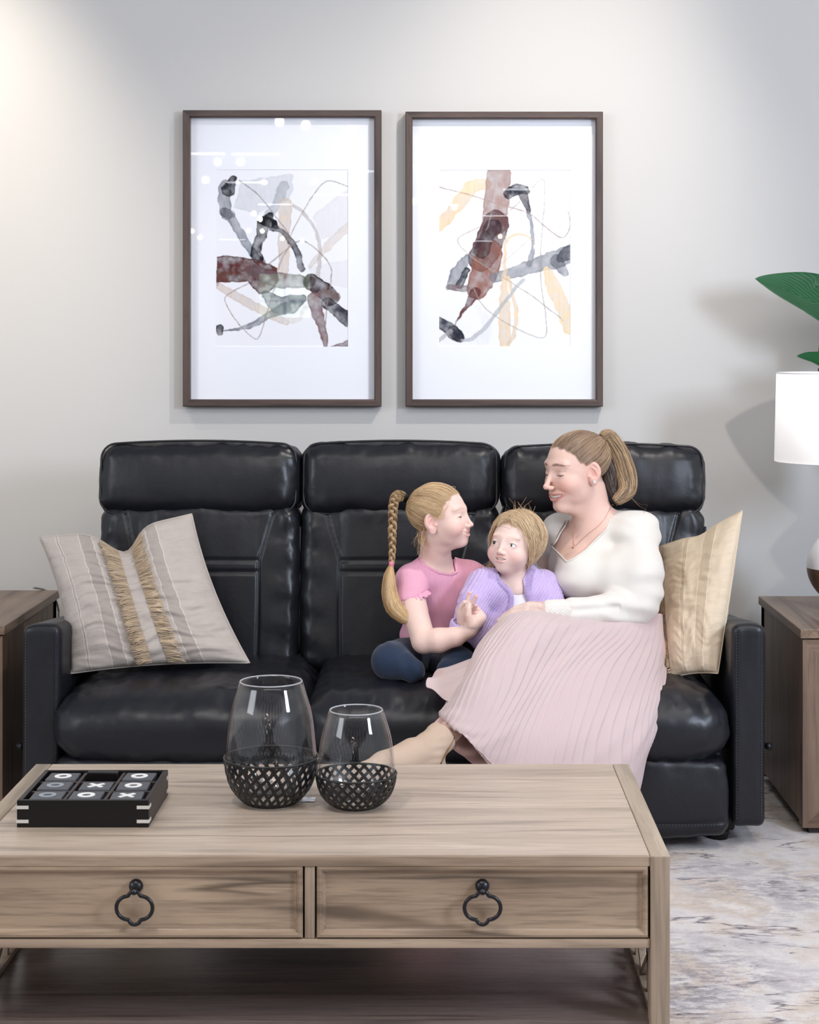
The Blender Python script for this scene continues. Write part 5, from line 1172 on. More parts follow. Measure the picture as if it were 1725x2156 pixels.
def w_blouse(p):
    d = w_blouse0(p); n = poly2(p, NECK, 5.0); n = np.where(p[:, 1] < nr[1] + .03, n, np.minimum(n, 9) * 0 + np.maximum(n, .0) + .002)
    d = smax(d, -n, .003); return smax(d, -(hw.sdf(p) - .004), .003)
lo, hi = bbox([P(1060, 1330, 4.85), P(1425, 1050, 5.45), Wp['wR'] + [-.0, 0, 0]], .03)
V, Fc = surface(w_blouse, lo, hi, .0032, None, 1.3)
blm = newmat('cream_crepe', S(220, 215, 208), .8, spec=.2); t_ = NT(blm); t_.normal(t_.bump(t_.noise(t_.coord('Object', (1, 1, 1)), 700, 2), .12, .0006)); blm.node_tree.nodes['Principled BSDF'].inputs['Sheen Weight'].default_value = .2
blm.node_tree.nodes['Principled BSDF'].inputs['Subsurface Weight'].default_value = .15; blm.node_tree.nodes['Principled BSDF'].inputs['Subsurface Scale'].default_value = .006
M['blouse'] = blm
bl = mk('blouse', V, Fc, blm, woman)
band = [(1204, 1108), (1168, 1162), (1194, 1183), (1238, 1160), (1281, 1120), (1294, 1096)]; bp = []
for a, b in zip(band[:-1], band[1:]):
    for s_ in np.linspace(0, 1, 10, endpoint=False): bp.append(P(a[0] + (b[0] - a[0]) * s_, a[1] + (b[1] - a[1]) * s_, 5.0))
bp = [P(q0, q1, 5.0) for q0, q1 in []] + bp
pr = drop_on(lambda p: w_blouse0(p), [q + np.array([0, 0, 0]) for q in bp], -.001); mk('neckband', *tube(pr, .0024, 6), blm, bl)
# shirred cuff
cf = []
for k in range(9):
    c = P(1190 - k * 4.6, 1286.5 - k * .1, 4.868 - k * .003); cf.append((c, .0305 - .0004 * k + (.002 if k % 2 else -.001)))
def cuff(p):
    d = chain(p, cf); a = np.arctan2(p[:, 2] - cf[4][0][2], p[:, 1] - cf[4][0][1]); d = d + .0012 * np.sin(a * 26) * np.sin(p[:, 0] * 620 + np.floor(a * 4)) ; d = smax(d, -(p[:, 0] - P(1146, 0, 4.84)[0]), .002); return np.abs(d + .003) - .003
lo, hi = bbox([cf[0][0], cf[-1][0]], .045); V, Fc = surface(cuff, lo, hi, .0013); mk('cuff', V, Fc, blm, bl, label='white shirred cuff')
# hair
rg = np.random.RandomState(4)
def scalp_starts(hd, kind, n, rg, bias=.5):
    out = []
    while sum(len(o) for o in out) < n:
        d = rg.randn(6000, 3); d /= np.linalg.norm(d, axis=1)[:, None]; r = hd.radius(d); q = np.array([0, -.8, 2.5]) + d * r[:, None]; h = hairline(q, kind) + .5 * noise3(q * .9 + 3); ok = (h > -.3 + .9 * rg.rand(len(h)) ** 2) & ((h < 1.3) | (rg.rand(len(h)) < bias)); out.append(d[ok])
    return np.concatenate(out)[:n]
def comb_back(hd, kind, anchor_local, n, rg, thick=.5, dark=None, light=None, wave=.12, rad=.00055):
    st = scalp_starts(hd, kind, n, rg); c = np.array([0, -.8, 2.5]); e = np.array(anchor_local, float) - c; L = np.linalg.norm(e); e /= L
    end = e + rg.randn(n, 3) * .05; end /= np.linalg.norm(end, axis=1)[:, None]; M_ = 13; t = np.linspace(0, 1, M_)[None]
    lift = (.10 + thick * rg.rand(n, 1)) * np.sin(np.pi * np.clip(t * .9 + .05, 0, 1)) ** .5 + .28 * t * 1.2
    q = slerp_paths(hd, st, end, M_, lift); q += (wave * np.stack([noise3(q * .55 + 1.7), noise3(q * .55 + 9.1), noise3(q * .55 + 20)], -1)) * (t * (1 - t) * 4)[..., None]
    az = np.arctan2(np.cross(st, e[None])[:, 0], np.cross(st, e[None])[:, 2] + 1e-6); streak = .5 + .5 * noise3(np.stack([az * 9, az * 0 + .5, az * 0], 1))
    return hd.wld(q), hair_cols(rg, n, dark, light, streak), rad * (.15 + .85 * np.sin(np.pi * np.clip(t * .85 + .06, 0, 1)) ** .6) * np.ones((n, 1))
hair_w = []
anch = hw.loc(P(1266, 925, 5.14)[None])[0]; anch = np.array([0, anch[1], anch[2]])
pth, col, rd = comb_back(hw, 1, anch, 8000, rg, .45, HW_D, S(196, 166, 134), .12, .00046); V, Fc, C = strands(pth, rd, 1, col)
hw_o = mk('hair', V, Fc, M['hair'], woman, colors=C, label='brown and blonde hair combed back tightly')
A = hw.wld(anch + [0, -.6, .3])
gd = [A, P(1280, 922, 5.17), P(1302, 955, 5.15), P(1318, 1000, 5.12), P(1319, 1032, 5.10), P(1298, 1055, 5.08)]
pth, sk = tail_paths(rg, gd, [.010, .024, .027, .029, .026, .009], 3800, 20, flat=.8); pth += .002 * rg.randn(3800, 1, 3)
V, Fc, C = strands(pth, .0005, 1, hair_cols(rg, 3800, S(84, 64, 54), S(214, 180, 138), np.clip(.5 + .9 * noise3(np.stack([sk * 9, sk * 0, sk * 0], 1)), 0, 1))); mk('ponytail', V, Fc, M['hair'], woman, colors=C, label='highlighted ponytail falling behind the neck')
pth, sk = tail_paths(rg, [P(1268, 960, 5.13), P(1282, 990, 5.13), P(1290, 1025, 5.12), P(1302, 1052, 5.1)], [.022, .026, .024, .008], 900, 14); V, Fc, C = strands(pth, .0006, 1, hair_cols(rg, 900, S(54, 42, 38), S(92, 72, 60))); mk('nape_hair', V, Fc, M['hair'], woman, colors=C)
wi = [catmull([P(1322, 1040, 5.1), P(1345, 1060 + j, 5.09), P(1364 - j, 1064 + 2 * j, 5.08), P(1350, 1082 + j, 5.08)], 14) for j in range(6)] + [catmull([P(1262, 925, 5.1), P(1290 + j * 4, 905 + 3 * j, 5.1), P(1325 + 2 * j, 950, 5.1)], 14) for j in range(4)] 
V, Fc, C = strands(wi, .0003, 1, hair_cols(rg, len(wi), S(120, 96, 76), S(160, 130, 100))); mk('loose_hair', V, Fc, M['hair'], woman, colors=C)['kind'] = 'stuff'
# skirt: lofted pleated sheet draped over both legs, from waist to hem
def loft(rows, nu, nv):
    R_ = np.array([catmull(r, nu) for r in rows]); return np.stack([catmull(R_[:, i], nv) for i in range(nu)], 0)   # (nu,nv,3)
rows = [
 [P(1120, 1291, 5.02), P(1140, 1291, 4.96), P(1200, 1296, 4.92), P(1265, 1300, 4.92), P(1330, 1300, 4.94), P(1385, 1292, 5.02), P(1398, 1300, 5.14)],
 [P(1062, 1304, 4.86), P(1085, 1291, 4.74), P(1150, 1300, 4.72), P(1235, 1325, 4.78), P(1315, 1345, 4.86), P(1388, 1345, 4.98), P(1402, 1345, 5.12)],
 [P(1015, 1352, 4.80), P(1035, 1345, 4.66), P(1090, 1372, 4.60), P(1180, 1395, 4.66), P(1275, 1400, 4.74), P(1375, 1405, 4.88), P(1404, 1400, 5.02)],
 [P(985, 1410, 4.76), P(998, 1415, 4.58), P(1055, 1450, 4.52), P(1140, 1470, 4.56), P(1240, 1475, 4.60), P(1350, 1475, 4.68), P(1397, 1462, 4.80)],
 [P(950, 1468, 4.72), P(962, 1478, 4.54), P(1015, 1525, 4.46), P(1100, 1555, 4.48), P(1210, 1560, 4.52), P(1325, 1555, 4.58), P(1375, 1545, 4.70)],
 [P(936, 1498, 4.68), P(943, 1510, 4.52), P(988, 1560, 4.44), P(1075, 1640, 4.46), P(1195, 1655, 4.50), P(1310, 1645, 4.56), P(1352, 1625, 4.70)],
 [P(936, 1499, 4.68), P(945, 1513, 4.52), P(1000, 1578, 4.45), P(1090, 1690, 4.48), P(1200, 1730, 4.52), P(1300, 1720, 4.58), P(1335, 1700, 4.72)]]
nu, nv = 420, 110; G = loft(rows, nu, nv)
du = np.gradient(G, axis=0); dv_ = np.gradient(G, axis=1); Nn = np.cross(du, dv_); Nn /= np.linalg.norm(Nn, axis=2)[..., None] + 1e-9
if Nn[200, 40, 1] > 0: Nn = -Nn
U = np.linspace(0, 1, nu)[:, None]; Wv = np.linspace(0, 1, nv)[None]
npl = 34; ph = U * npl + 1.6 * noise3(np.stack([U * 6 + Wv * 1.2, Wv * 2.5 + 0 * U, U * 0 + Wv * 0], -1)); saw = ph - np.floor(ph); prof = np.where(saw < .8, saw / .8, (1 - saw) / .2)
amp = .0075 * np.clip((Wv - .04) * 3.2, 0.12, 1) * (.35 + .65 * np.clip(U * 2.2 - .25, 0, 1)) * (0.8 + .5 * noise3(np.stack([U * 8 + 0 * Wv, 3 * Wv + 0 * U, U * 0 + Wv * 0 + 3], -1)))
big = .016 * np.clip(Wv * 1.6 - .3, 0, 1) * noise3(np.stack([U * 7 + Wv * .8, Wv * 1.6 + 0 * U, U * 0 + Wv * 0 + 9], -1)) + .004 * noise3(np.stack([U * 20 + Wv * 8, Wv * 9 + 0 * U, U * 0 + Wv * 0 + 2], -1))
hem = np.clip((Wv - .9) * 10, 0, 1); big = big + .006 * hem * np.sin(U * 40)
G = G + Nn * (prof * amp + big)[..., None]
i = np.arange(nu - 1)[:, None]; j = np.arange(nv - 1)[None]; Fq = np.stack([i * nv + j, (i + 1) * nv + j, (i + 1) * nv + j + 1, i * nv + j + 1], -1).reshape(-1, 4)
skm = newmat('blush_chiffon', S(202, 181, 180), .75, spec=.25); b_ = skm.node_tree.nodes['Principled BSDF']; b_.inputs['Sheen Weight'].default_value = .25
b_.inputs['Subsurface Weight'].default_value = .12; b_.inputs['Subsurface Scale'].default_value = .004
sk = mk('skirt', G.reshape(-1, 3), Fq, skm, woman, label='long blush pink pleated skirt'); md = sk.modifiers.new('thick', 'SOLIDIFY'); md.thickness = .0012; md.offset = 1
# flared corner resting on the seat, and lining showing at the ankle
rows = [[P(1000, 1385, 4.84), P(985, 1407, 4.74), P(990, 1430, 4.66)], [P(945, 1407, 4.82), P(940, 1425, 4.72), P(960, 1455, 4.62)], [P(922, 1412, 4.78), P(918, 1440, 4.68), P(952, 1474, 4.60)], [P(914, 1418, 4.74), P(898, 1443, 4.67), P(948, 1478, 4.60)]]
g2 = loft(rows, 40, 40); uu = np.linspace(0, 1, 40); g2[..., 2] += (.004 * np.sin(uu[:, None] * 16 + uu[None] * 3)); i = np.arange(39)[:, None]; j = np.arange(39)[None]; f2 = np.stack([i * 40 + j, (i + 1) * 40 + j, (i + 1) * 40 + j + 1, i * 40 + j + 1], -1).reshape(-1, 4)
o = mk('skirt_corner', g2.reshape(-1, 3), f2, skm, woman); md = o.modifiers.new('thick', 'SOLIDIFY'); md.thickness = .0015
rows = [[P(955, 1480, 4.62), P(985, 1520, 4.60), P(1040, 1560, 4.60), P(1110, 1590, 4.62)], [P(915, 1522, 4.56), P(950, 1548, 4.52), P(1010, 1590, 4.55), P(1070, 1625, 4.58)], [P(906, 1533, 4.54), P(930, 1556, 4.50), P(985, 1600, 4.54), P(1060, 1650, 4.58)]]
g3 = loft(rows, 60, 30); uu = np.linspace(0, 1, 60); g3[..., 1] += .006 * np.sin(uu[:, None] * 30 + np.linspace(0, 2, 30)[None]); i = np.arange(59)[:, None]; j = np.arange(29)[None]; f3 = np.stack([i * 30 + j, (i + 1) * 30 + j, (i + 1) * 30 + j + 1, i * 30 + j + 1], -1).reshape(-1, 4)
lnm = newmat('pink_lining', S(208, 172, 168), .7); o = mk('skirt_lining', g3.reshape(-1, 3), f3, lnm, woman); md = o.modifiers.new('thick', 'SOLIDIFY'); md.thickness = .0015
# boots
def boot(ank, toe, top, name, up=(0, 0, 1)):
    ank, toe, top = map(lambda v: np.array(v, float), (ank, toe, top)); d = (toe - ank); L = np.linalg.norm(d); d /= L; sd = np.cross(d, top - ank); sd /= np.linalg.norm(sd); upv = np.cross(sd, d)
    if upv @ (top - ank) < 0: upv = -upv
    heel = ank - d * .035 - upv * .055
    def f(p):
        e = chain(p, [(top, .042), (ank, .040), (ank + d * .05 - upv * .008, .040), (ank + d * L * .62 - upv * .03, .036), (ank + d * L * .97 - upv * .042, .024)], .012)
        e = smin(e, cap(p, heel, ank - upv * .02, .030, .036), .02); e = smax(e, -((p - ank) @ upv + .072), .006)
        tn = (top - ank) / np.linalg.norm(top - ank); e = smax(e, (p - top) @ tn - .0, .004)
        return e + .0015 * noise3(p * 45) + .001 * np.sin((p - ank) @ upv * 300) * np.exp(-(((p - ank) @ d) / .03) ** 2)
    pts = [ank + d * L, top, heel - upv * .05]; lo, hi = bbox(pts + [ank], .06); V, Fc = surface(f, lo, hi, .003)
    q = (V - ank) @ upv; C = np.tile(np.array(S(196, 172, 152)), (len(V), 1)) * (1 + .06 * noise3(V * 30))[:, None]; C[q < -.066] = S(70, 52, 44)
    b = mk(name, V, Fc, M['suede'], woman, colors=C, label='tan suede ankle boot')
    hb = heel - upv * .018; mk('heel', *tube([hb + upv * .01, hb - upv * .03], [.024, .020], 16), M['heelm'], b)
    zp = [top * (1 - s_) + (ank - d * .01 - upv * .03) * s_ + sd * .041 * (-1 if sd[1] > 0 else 1) for s_ in np.linspace(.0, 1, 12)]; mk('zip', *tube(zp, .0016, 6), newmat('brass_zip', S(120, 90, 60), .4, .8), b); return b
M['suede'] = vcol('tan_suede', .95, .1); M['heelm'] = newmat('stacked_heel', S(70, 50, 40), .6)
boot(P(900, 1580, 4.46), P(752, 1594, 4.30), P(934, 1548, 4.50), 'boot'); boot(P(1190, 1730, 4.60), P(1085, 1752, 4.40), P(1190, 1685, 4.62), 'boot')
# ================================================================== girl
SKIN_G, BL_G = S(230, 198, 186), S(232, 162, 154)
hg = Head((.93, -.33, .10), (-.02, 0, 1), (3.1, 8.0, 0), (971, 1089), 4.97, .90,
          dict(jaw=5.2, jawz=.86, cheek=1.12, smile=1.0, nose=.55, nosez=.88, open=.24, crease=-.3, mouth=3.35, mopen=.46, sub=.62, chin=.5, browa=.5, ear=1.15, tip=.85, lip=.6, lash=.06, ridge=.8, sock=1.35, top=7.6))
girl = empty('person', P(900, 1408, 5.05), 'girl with a blonde braid in a pink ribbed top and blue jeans', 'person')
gS, gE, gW = P(866, 1225, 5.02), P(893, 1350, 4.90), P(990, 1326, 4.865)
gN = hg.wld([0, -2.2, -5.6]); gC = P(917, 1190, 5.08)
def g_torso(p, o=0.0):
    d = ell(p, P(925, 1262, 5.10), (.092 + o, .072 + o, .115 + o)); d = smin(d, ell(p, P(912, 1345, 5.12), (.09 + o, .08 + o, .085 + o)), .04)
    return smin(d, cap(p, gS + [0.006, 0.01, 0], P(992, 1218, 5.12), .038 + o, .034 + o), .035)
def g_hand(p):
    # palm + back of the hand, fingers wrapping behind the toddler's hand, thumb in front
    d = cap(p, gW, P(1004, 1303, 4.865), .0205, .0215); d = smin(d, cap(p, P(996, 1312, 4.86), P(1012, 1300, 4.87), .0175, .016), .01)
    for i, (b, m, t, r) in enumerate([(P(1012, 1291, 4.87), P(1003, 1280, 4.895), P(988, 1284, 4.905), .0078), (P(1017, 1298, 4.875), P(1010, 1292, 4.905), P(990, 1293, 4.915), .0080), (P(1018, 1306, 4.88), P(1008, 1304, 4.91), P(990, 1303, 4.918), .0076), (P(1014, 1315, 4.88), P(1002, 1314, 4.908), P(988, 1313, 4.912), .0068)]):
        d = smin(d, chain(p, [(b, r * 1.08), (m, r), (t, r * .85)]), .004)
    d = smin(d, chain(p, [(P(992, 1314, 4.85), .0125), (P(986.5, 1295, 4.842), .0095), (P(987, 1281, 4.842), .0078), (P(988.5, 1274, 4.846), .0066)]), .006); return d
def g_body(p):
    d = hg.sdf(p); d = smin(d, cap(p, gN, gC, .042, .048), .018); d = smin(d, g_torso(p), .022)
    d = smin(d, cap(p, gC, gS, .035, .03), .025)
    d = smin(d, chain(p, [(gS, .036), (P(872, 1285, 4.96), .0375), (gE, .034), (P(925, 1348, 4.88), .0335), (P(960, 1340, 4.87), .0265), (gW, .0195)], .008), .012)
    d = smin(d, chain(p, [(P(992, 1218, 5.12), .033), (P(1030, 1240, 5.14), .028), (P(1050, 1290, 5.12), .024), (P(1070, 1320, 5.1), .02)], .01), .015)
    d = smin(d, g_hand(p), .007)
    d = smin(d, chain(p, [(P(890, 1388, 5.10), .050), (P(827, 1392, 4.93), .032), (P(850, 1402, 4.90), .025)]), .02); d = smin(d, chain(p, [(P(928, 1394, 5.10), .048), (P(964, 1398, 4.93), .032), (P(950, 1408, 4.90), .024)]), .02); return d
z0 = P(0, 1225, 5.0)[2]
lo, hi = bbox([hg.wld([-9, -11, -11]), hg.wld([9, 13, 13]), P(840, 1225, 5.18), P(1010, 1160, 4.95)], .01); lo[2] = z0; V1, F1 = surface(g_body, lo, hi, .0016)
lo, hi = bbox([P(780, 1440, 4.8), P(1090, 1225, 5.22)], .02); hi[2] = z0 + .003; V2, F2 = surface(g_body, lo, hi, .0035)
lo, hi = bbox([P(978, 1322, 4.83), P(1030, 1265, 4.93)], .006); V3, F3 = surface(g_body, lo, hi, .0011)
kp = ~((V2 > lo + .004).all(1) & (V2 < hi - .004).all(1)); F2 = F2[kp[F2].any(1)]
V, Fc = mergeq([(V1, F1), (V2, F2), (V3, F3)])
C = head_colors(hg, V, SKIN_G, BL_G, S(222, 150, 144), S(186, 146, 114), S(176, 140, 102), 0)
def nails(V, C, tips, col, r=.0048):
    for t in tips:
        m = np.clip(1.2 - vlen(V - t) / r, 0, 1)[:, None]; C = C * (1 - .6 * m) + np.array(col) * .6 * m
    return C
mk('body', V, Fc, M['skin'], girl, colors=C, label='fair skinned head, neck, arms and hands')
eyes(hg, girl, (.1, 1, .12), (.06, .08, .10)); teeth(hg, girl, 10); lashes(hg, girl, (.16, .09, .06))
# top
GN = [(872, 1130), (878, 1166), (893, 1190), (925, 1207), (950, 1212), (963, 1207), (957, 1180), (953, 1160), (955, 1130)]
def g_top0(p):
    d = g_torso(p, .007); d = smin(d, cap(p, gC + [-.008, .004, -.012], gS + [0, 0, .004], .050, .042), .02); d = smin(d, cap(p, gC + [0, .004, -.012], P(992, 1218, 5.12), .046, .042), .02)
    slv = chain(p, [(gS + [0, 0, .004], .045), (P(868, 1250, 5.0), .048), (P(866, 1268, 4.99), .050)]); cutd = (p - P(866, 1255, 4.99)) @ (np.array([.35, 0, -1]) / 1.06) - .0; slv = smax(slv, cutd, .003)
    d = smin(d, slv, .012); d = smin(d, chain(p, [(P(990, 1214, 5.11), .043), (P(1015, 1225, 5.12), .042), (P(1028, 1240, 5.13), .044)]), .02)
    d = smax(d, -(p[:, 2] - P(0, 1352 , 5.05)[2]), .004)
    return d + .0022 * noise3(p * [14, 14, 30]) + .0015 * np.sin(p[:, 2] * 150 + p[:, 0] * 60) * np.clip(noise3(p * 9 + 2), 0, 1)
def g_top(p):
    d = g_top0(p); n = poly2(p, GN, 5.02); d = smax(d, -n, .003); armc = chain(p, [(P(868, 1262, 4.99), .040), (gE, .037), (gW, .03)]); inner = np.where((p - P(866, 1240, 4.99)) @ np.array([.35, 0, -1]) > 0, armc, 1); d = smax(d, -inner, .003)
    return smax(d, -(hg.sdf(p) - .003), .003)
lo, hi = bbox([P(820, 1370, 4.9), P(1060, 1150, 5.25)], .02); V, Fc = surface(g_top, lo, hi, .0026)
topm = newmat('pink_rib_knit', S(229, 160, 186), .85, spec=.15); t_ = NT(topm); wv = t_.n('ShaderNodeTexWave', bands_direction='X'); wv.inputs['Scale'].default_value = 78; wv.inputs['Distortion'].default_value = 1.2; wv.inputs['Detail'].default_value = 2; wv.inputs['Detail Scale'].default_value = .3
t_.l(t_.coord('Object'), wv.inputs['Vector']); t_.normal(t_.bump(wv.outputs['Fac'], .45, .0014)); t_.color(t_.mix(t_.math('MULTIPLY', wv.outputs['Fac'], .6), S(226, 160, 184), S(236, 182, 200)))
gt = mk('ribbed_top', V, Fc, topm, girl, label='pink ribbed top with ruffled cap sleeves')
nb_ = [];
GB = [(884, 1179)] + GN[2:7]
for a, b in zip(GB[:-1], GB[1:]):
    for s_ in np.linspace(0, 1, 8, endpoint=False): nb_.append(P(a[0] + (b[0] - a[0]) * s_, a[1] + (b[1] - a[1]) * s_, 5.02))
mk('neckband', *tube(drop_on(g_top0, nb_, -.002), .0042, 6), topm, gt)
# ruffle around the sleeve end
ru = []; ax_ = np.array([.33, 0, -.944]); c_ = P(867, 1257, 4.992); e1 = np.array([.944, 0, .33]); e2 = np.array([0, 1.0, 0])
def rf(u, v):
    a = u * 2 * np.pi; wv_ = .0035 * np.sin(a * 17) * v + .002 * np.sin(a * 29 + 1) * v; r = .047 + .006 * v + wv_
    return c_ + (np.cos(a) * r)[..., None] * e1 + (np.sin(a) * r)[..., None] * e2 + (v * .014 + .003 * np.sin(a * 17 + 1) * v - .006)[..., None] * ax_
V, Fc, _ = grid(rf, 160, 6, cu=True); o = mk('sleeve_ruffle', V, Fc, topm, gt); md = o.modifiers.new('thick', 'SOLIDIFY'); md.thickness = .0014
# jeans
def g_jeans(p):
    d = chain(p, [(P(895, 1388, 5.10), .066), (P(850, 1388, 4.98), .060), (P(821, 1391, 4.90), .050)], .0); d = smin(d, chain(p, [(P(821, 1393, 4.90), .046), (P(850, 1402, 4.87), .040), (P(870, 1412, 4.87), .034)]), .018)
    e = chain(p, [(P(925, 1392, 5.10), .064), (P(952, 1396, 4.98), .056), (P(966, 1398, 4.91), .048)]); e = smin(e, chain(p, [(P(966, 1400, 4.90), .044), (P(945, 1412, 4.86), .034)]), .018); d = smin(d, e, .004)
    return d + .0042 * np.sin(p[:, 0] * 130 + p[:, 2] * 90 + 6 * noise3(p * 9)) * np.clip(noise3(p * 12 + 7) + .1, 0, 1)
lo, hi = bbox([P(770, 1440, 4.8), P(1020, 1330, 5.2)], .02); V, Fc = surface(g_jeans, lo, hi, .0032)
jm = fabric('dark_denim', S(27, 38, 58), S(42, 56, 80), 1200, .8, .3, .2); mk('jeans', V, Fc, jm, girl, label='dark blue denim jeans')
# hair: combed to a high side tie, then a braid
rg = np.random.RandomState(9); GD, GL = S(160, 126, 90), S(232, 200, 156)
ga = hg.loc(P(851, 1047, 5.06)[None])[0]; ga[0] = 1.0
pth, col, rd = comb_back(hg, 0, ga, 7000, rg, .55, GD, GL, .2, .00046); V, Fc, C = strands(pth, rd, 1, col); mk('hair', V, Fc, M['hair'], girl, colors=C, label='golden blonde hair combed back')
tie = hg.wld(ga + [0, -.5, .1]); t0 = P(846, 1046, 5.05)
V, Fc = tube([P(855, 1050, 5.06), P(844, 1045, 5.05)], [.0125, .0115], 14); mk('hair_tie', V, Fc, newmat('black_elastic', S(22, 20, 22), .7), girl, label='black elastic hair tie')
bg = catmull([P(846, 1045, 5.05), P(836, 1044, 5.03), P(829, 1058, 5.01), P(827, 1085, 5.0), P(826, 1120, 4.99), P(826, 1155, 4.985), P(825, 1188, 4.98)], 90)
T = np.gradient(bg, axis=0); T /= np.linalg.norm(T, axis=1)[:, None]; Nv = np.cross(T, [0, 1.0, 0]); Nv /= np.linalg.norm(Nv, axis=1)[:, None]; Bv = np.cross(T, Nv); tt = np.linspace(0, 1, 90)
allp, allc, allr = [], [], []
for k in range(3):
    phs = tt * 2 * np.pi * 4.2 + k * 2 * np.pi / 3; A_ = np.interp(tt, [0, .1, .6, 1], [.008, .0095, .008, .0055]); cen = bg + Nv * (A_ * np.sin(phs))[:, None] + Bv * (A_ * .62 * np.sin(2 * phs))[:, None]
    S_ = 170; a = rg.rand(S_) * 2 * np.pi; q = np.sqrt(rg.rand(S_)); rr = np.interp(tt, [0, .1, .6, 1], [.0095, .0085, .0068, .0045]); pinch = 1 - .25 * np.cos(2 * phs) ** 2
    pp = cen[None] + (q * np.cos(a))[:, None, None] * Nv[None] * (rr * pinch)[None, :, None] + (q * np.sin(a))[:, None, None] * Bv[None] * (rr * pinch)[None, :, None]
    allp.append(pp); allc.append(hair_cols(rg, S_, S(128, 98, 70), S(218, 184, 140), .5 + .5 * np.cos(a)))
V, Fc, C = strands(np.concatenate(allp)[:, ::2], .0006, 1, np.concatenate(allc)); mk('braid', V, Fc, M['hair'], girl, colors=C, label='long blonde plaited braid')
V, Fc = tube([P(825, 1182, 4.98), P(824.5, 1187, 4.98), P(824, 1193, 4.98)], [.0068, .0076, .0072], 14); mk('braid_tie', V, Fc, newmat('pink_elastic', S(226, 128, 158), .7), girl, label='pink elastic tie')
pth, sk_ = tail_paths(rg, [P(824, 1190, 4.98), P(820, 1212, 4.96), P(820, 1245, 4.95), P(830, 1278, 4.935), P(852, 1300, 4.925), P(866, 1309, 4.92)], [.0058, .016, .0225, .026, .020, .008], 2000, 16, flat=.6)
V, Fc, C = strands(pth, .00055, 1, hair_cols(rg, 2000, S(152, 116, 78), S(230, 196, 148), sk_)); mk('braid_tail', V, Fc, M['hair'], girl, colors=C, label='loose golden hair below the pink tie')
fw = []
for j in range(30):
    a0 = hg.wld([rg.uniform(-1, 5), rg.uniform(-6, 7), 8.6]); fw.append(catmull([a0, a0 + [rg.uniform(-.02, .02), 0, rg.uniform(.003, .010)], a0 + [rg.uniform(-.05, .03), 0, rg.uniform(-.008, .010)]], 10))
for j in range(26):
    a0 = hg.wld([rg.uniform(4.2, 6.0), rg.uniform(1.5, 6.5), rg.uniform(3, 7)]); fw.append(catmull([a0, hg.wld([6.9, rg.uniform(1.5, 4), rg.uniform(.5, 3)]), hg.wld([7.3, rg.uniform(.5, 2.5), rg.uniform(-.5, 2)])], 10))
for j in range(90):
    a0 = hg.wld([rg.uniform(3.0, 5.5), rg.uniform(-6.5, -3.5), rg.uniform(-5.5, -1)]); fw.append(catmull([a0, a0 + [rg.uniform(-.012, .006), -.01, -.025], a0 + [rg.uniform(-.02, .015), -.01, rg.uniform(-.06, -.03)]], 10))
V, Fc, C = strands(fw, .0003, 1, hair_cols(rg, len(fw), GD, GL)); mk('loose_hair', V, Fc, M['hair'], girl, colors=C)['kind'] = 'stuff'
# ================================================================== toddler
SKIN_T = S(230, 202, 192)
ht = Head((-.46, -.86, .14), (.13, .05, 1), (0, 8.0, 0), (1060, 1146), 4.93, .845,
          dict(jaw=5.7, jawz=.80, cheek=1.08, smile=.28, nose=.42, nosez=.82, open=.66, crease=-.3, mouth=2.2, mopen=.50, sub=.75, chin=.2, browa=.35, ear=1.0, tip=.9, back=8.4, lip=.46, lash=.045, ridge=.4, sock=1.0, eye=1.14, iris=36))
tod = empty('person', P(1075, 1395, 5.0), 'toddler in a purple cardigan sitting between the girl and the woman', 'person')
tN = ht.wld([0, -2.2, -6.0]); tC = P(1086, 1232, 5.0)
tSl, tEl, tWr = P(1022, 1238, 4.98), P(996, 1302, 4.935), P(976, 1312, 4.895)
def t_torso(p, o=0.0):
    d = ell(p, P(1085, 1290, 5.02), (.080 + o, .068 + o, .095 + o)); d = smin(d, ell(p, P(1075, 1350, 5.02), (.082 + o, .075 + o, .07 + o)), .03); return smin(d, cap(p, tSl, P(1142, 1240, 5.04), .034 + o, .034 + o), .03)
def t_hand(p):
    d = chain(p, [(tWr, .0175), (P(974, 1292, 4.885), .0175), (P(980, 1278, 4.882), .0165)])
    F4 = [[P(981, 1276, 4.876), P(986, 1262, 4.874), P(989, 1249, 4.872)], [P(988, 1278, 4.878), P(997, 1266, 4.868), P(1002.5, 1256, 4.860)], [P(991, 1284, 4.880), P(999, 1281, 4.862), P(1002.5, 1275.5, 4.852)], [P(992, 1291, 4.882), P(998, 1293, 4.864), P(1001, 1290.5, 4.854)]]
    for a, b, c in F4: d = smin(d, chain(p, [(a, .0075), (b, .0062), (c, .0056)]), .003)
    d = smin(d, chain(p, [(P(970, 1290, 4.88), .009), (P(972, 1276, 4.872), .0068), (P(978, 1268, 4.866), .0056)]), .004); return d
def t_body(p):
    d = ht.sdf(p); d = smin(d, cap(p, tN, tC, .036, .040), .015); d = smin(d, t_torso(p), .025)
    d = smin(d, chain(p, [(tSl, .032), (tEl, .028), (tWr, .019)]), .01); d = smin(d, t_hand(p), .005)
    d = smin(d, chain(p, [(P(1142, 1240, 5.04), .032), (P(1165, 1300, 5.0), .028), (P(1120, 1330, 4.93), .022)]), .01)
    d = smin(d, chain(p, [(P(1060, 1385, 5.02), .05), (P(1050, 1385, 4.92), .042), (P(1060, 1420, 4.86), .032)]), .02); return d
z0 = P(0, 1258, 4.95)[2]
lo, hi = bbox([ht.wld([-10, -11, -10]), ht.wld([10, 13, 13]), P(1040, 1258, 5.1), P(1130, 1200, 4.9)], .008); lo[2] = z0; V1, F1 = surface(t_body, lo, hi, .0016)
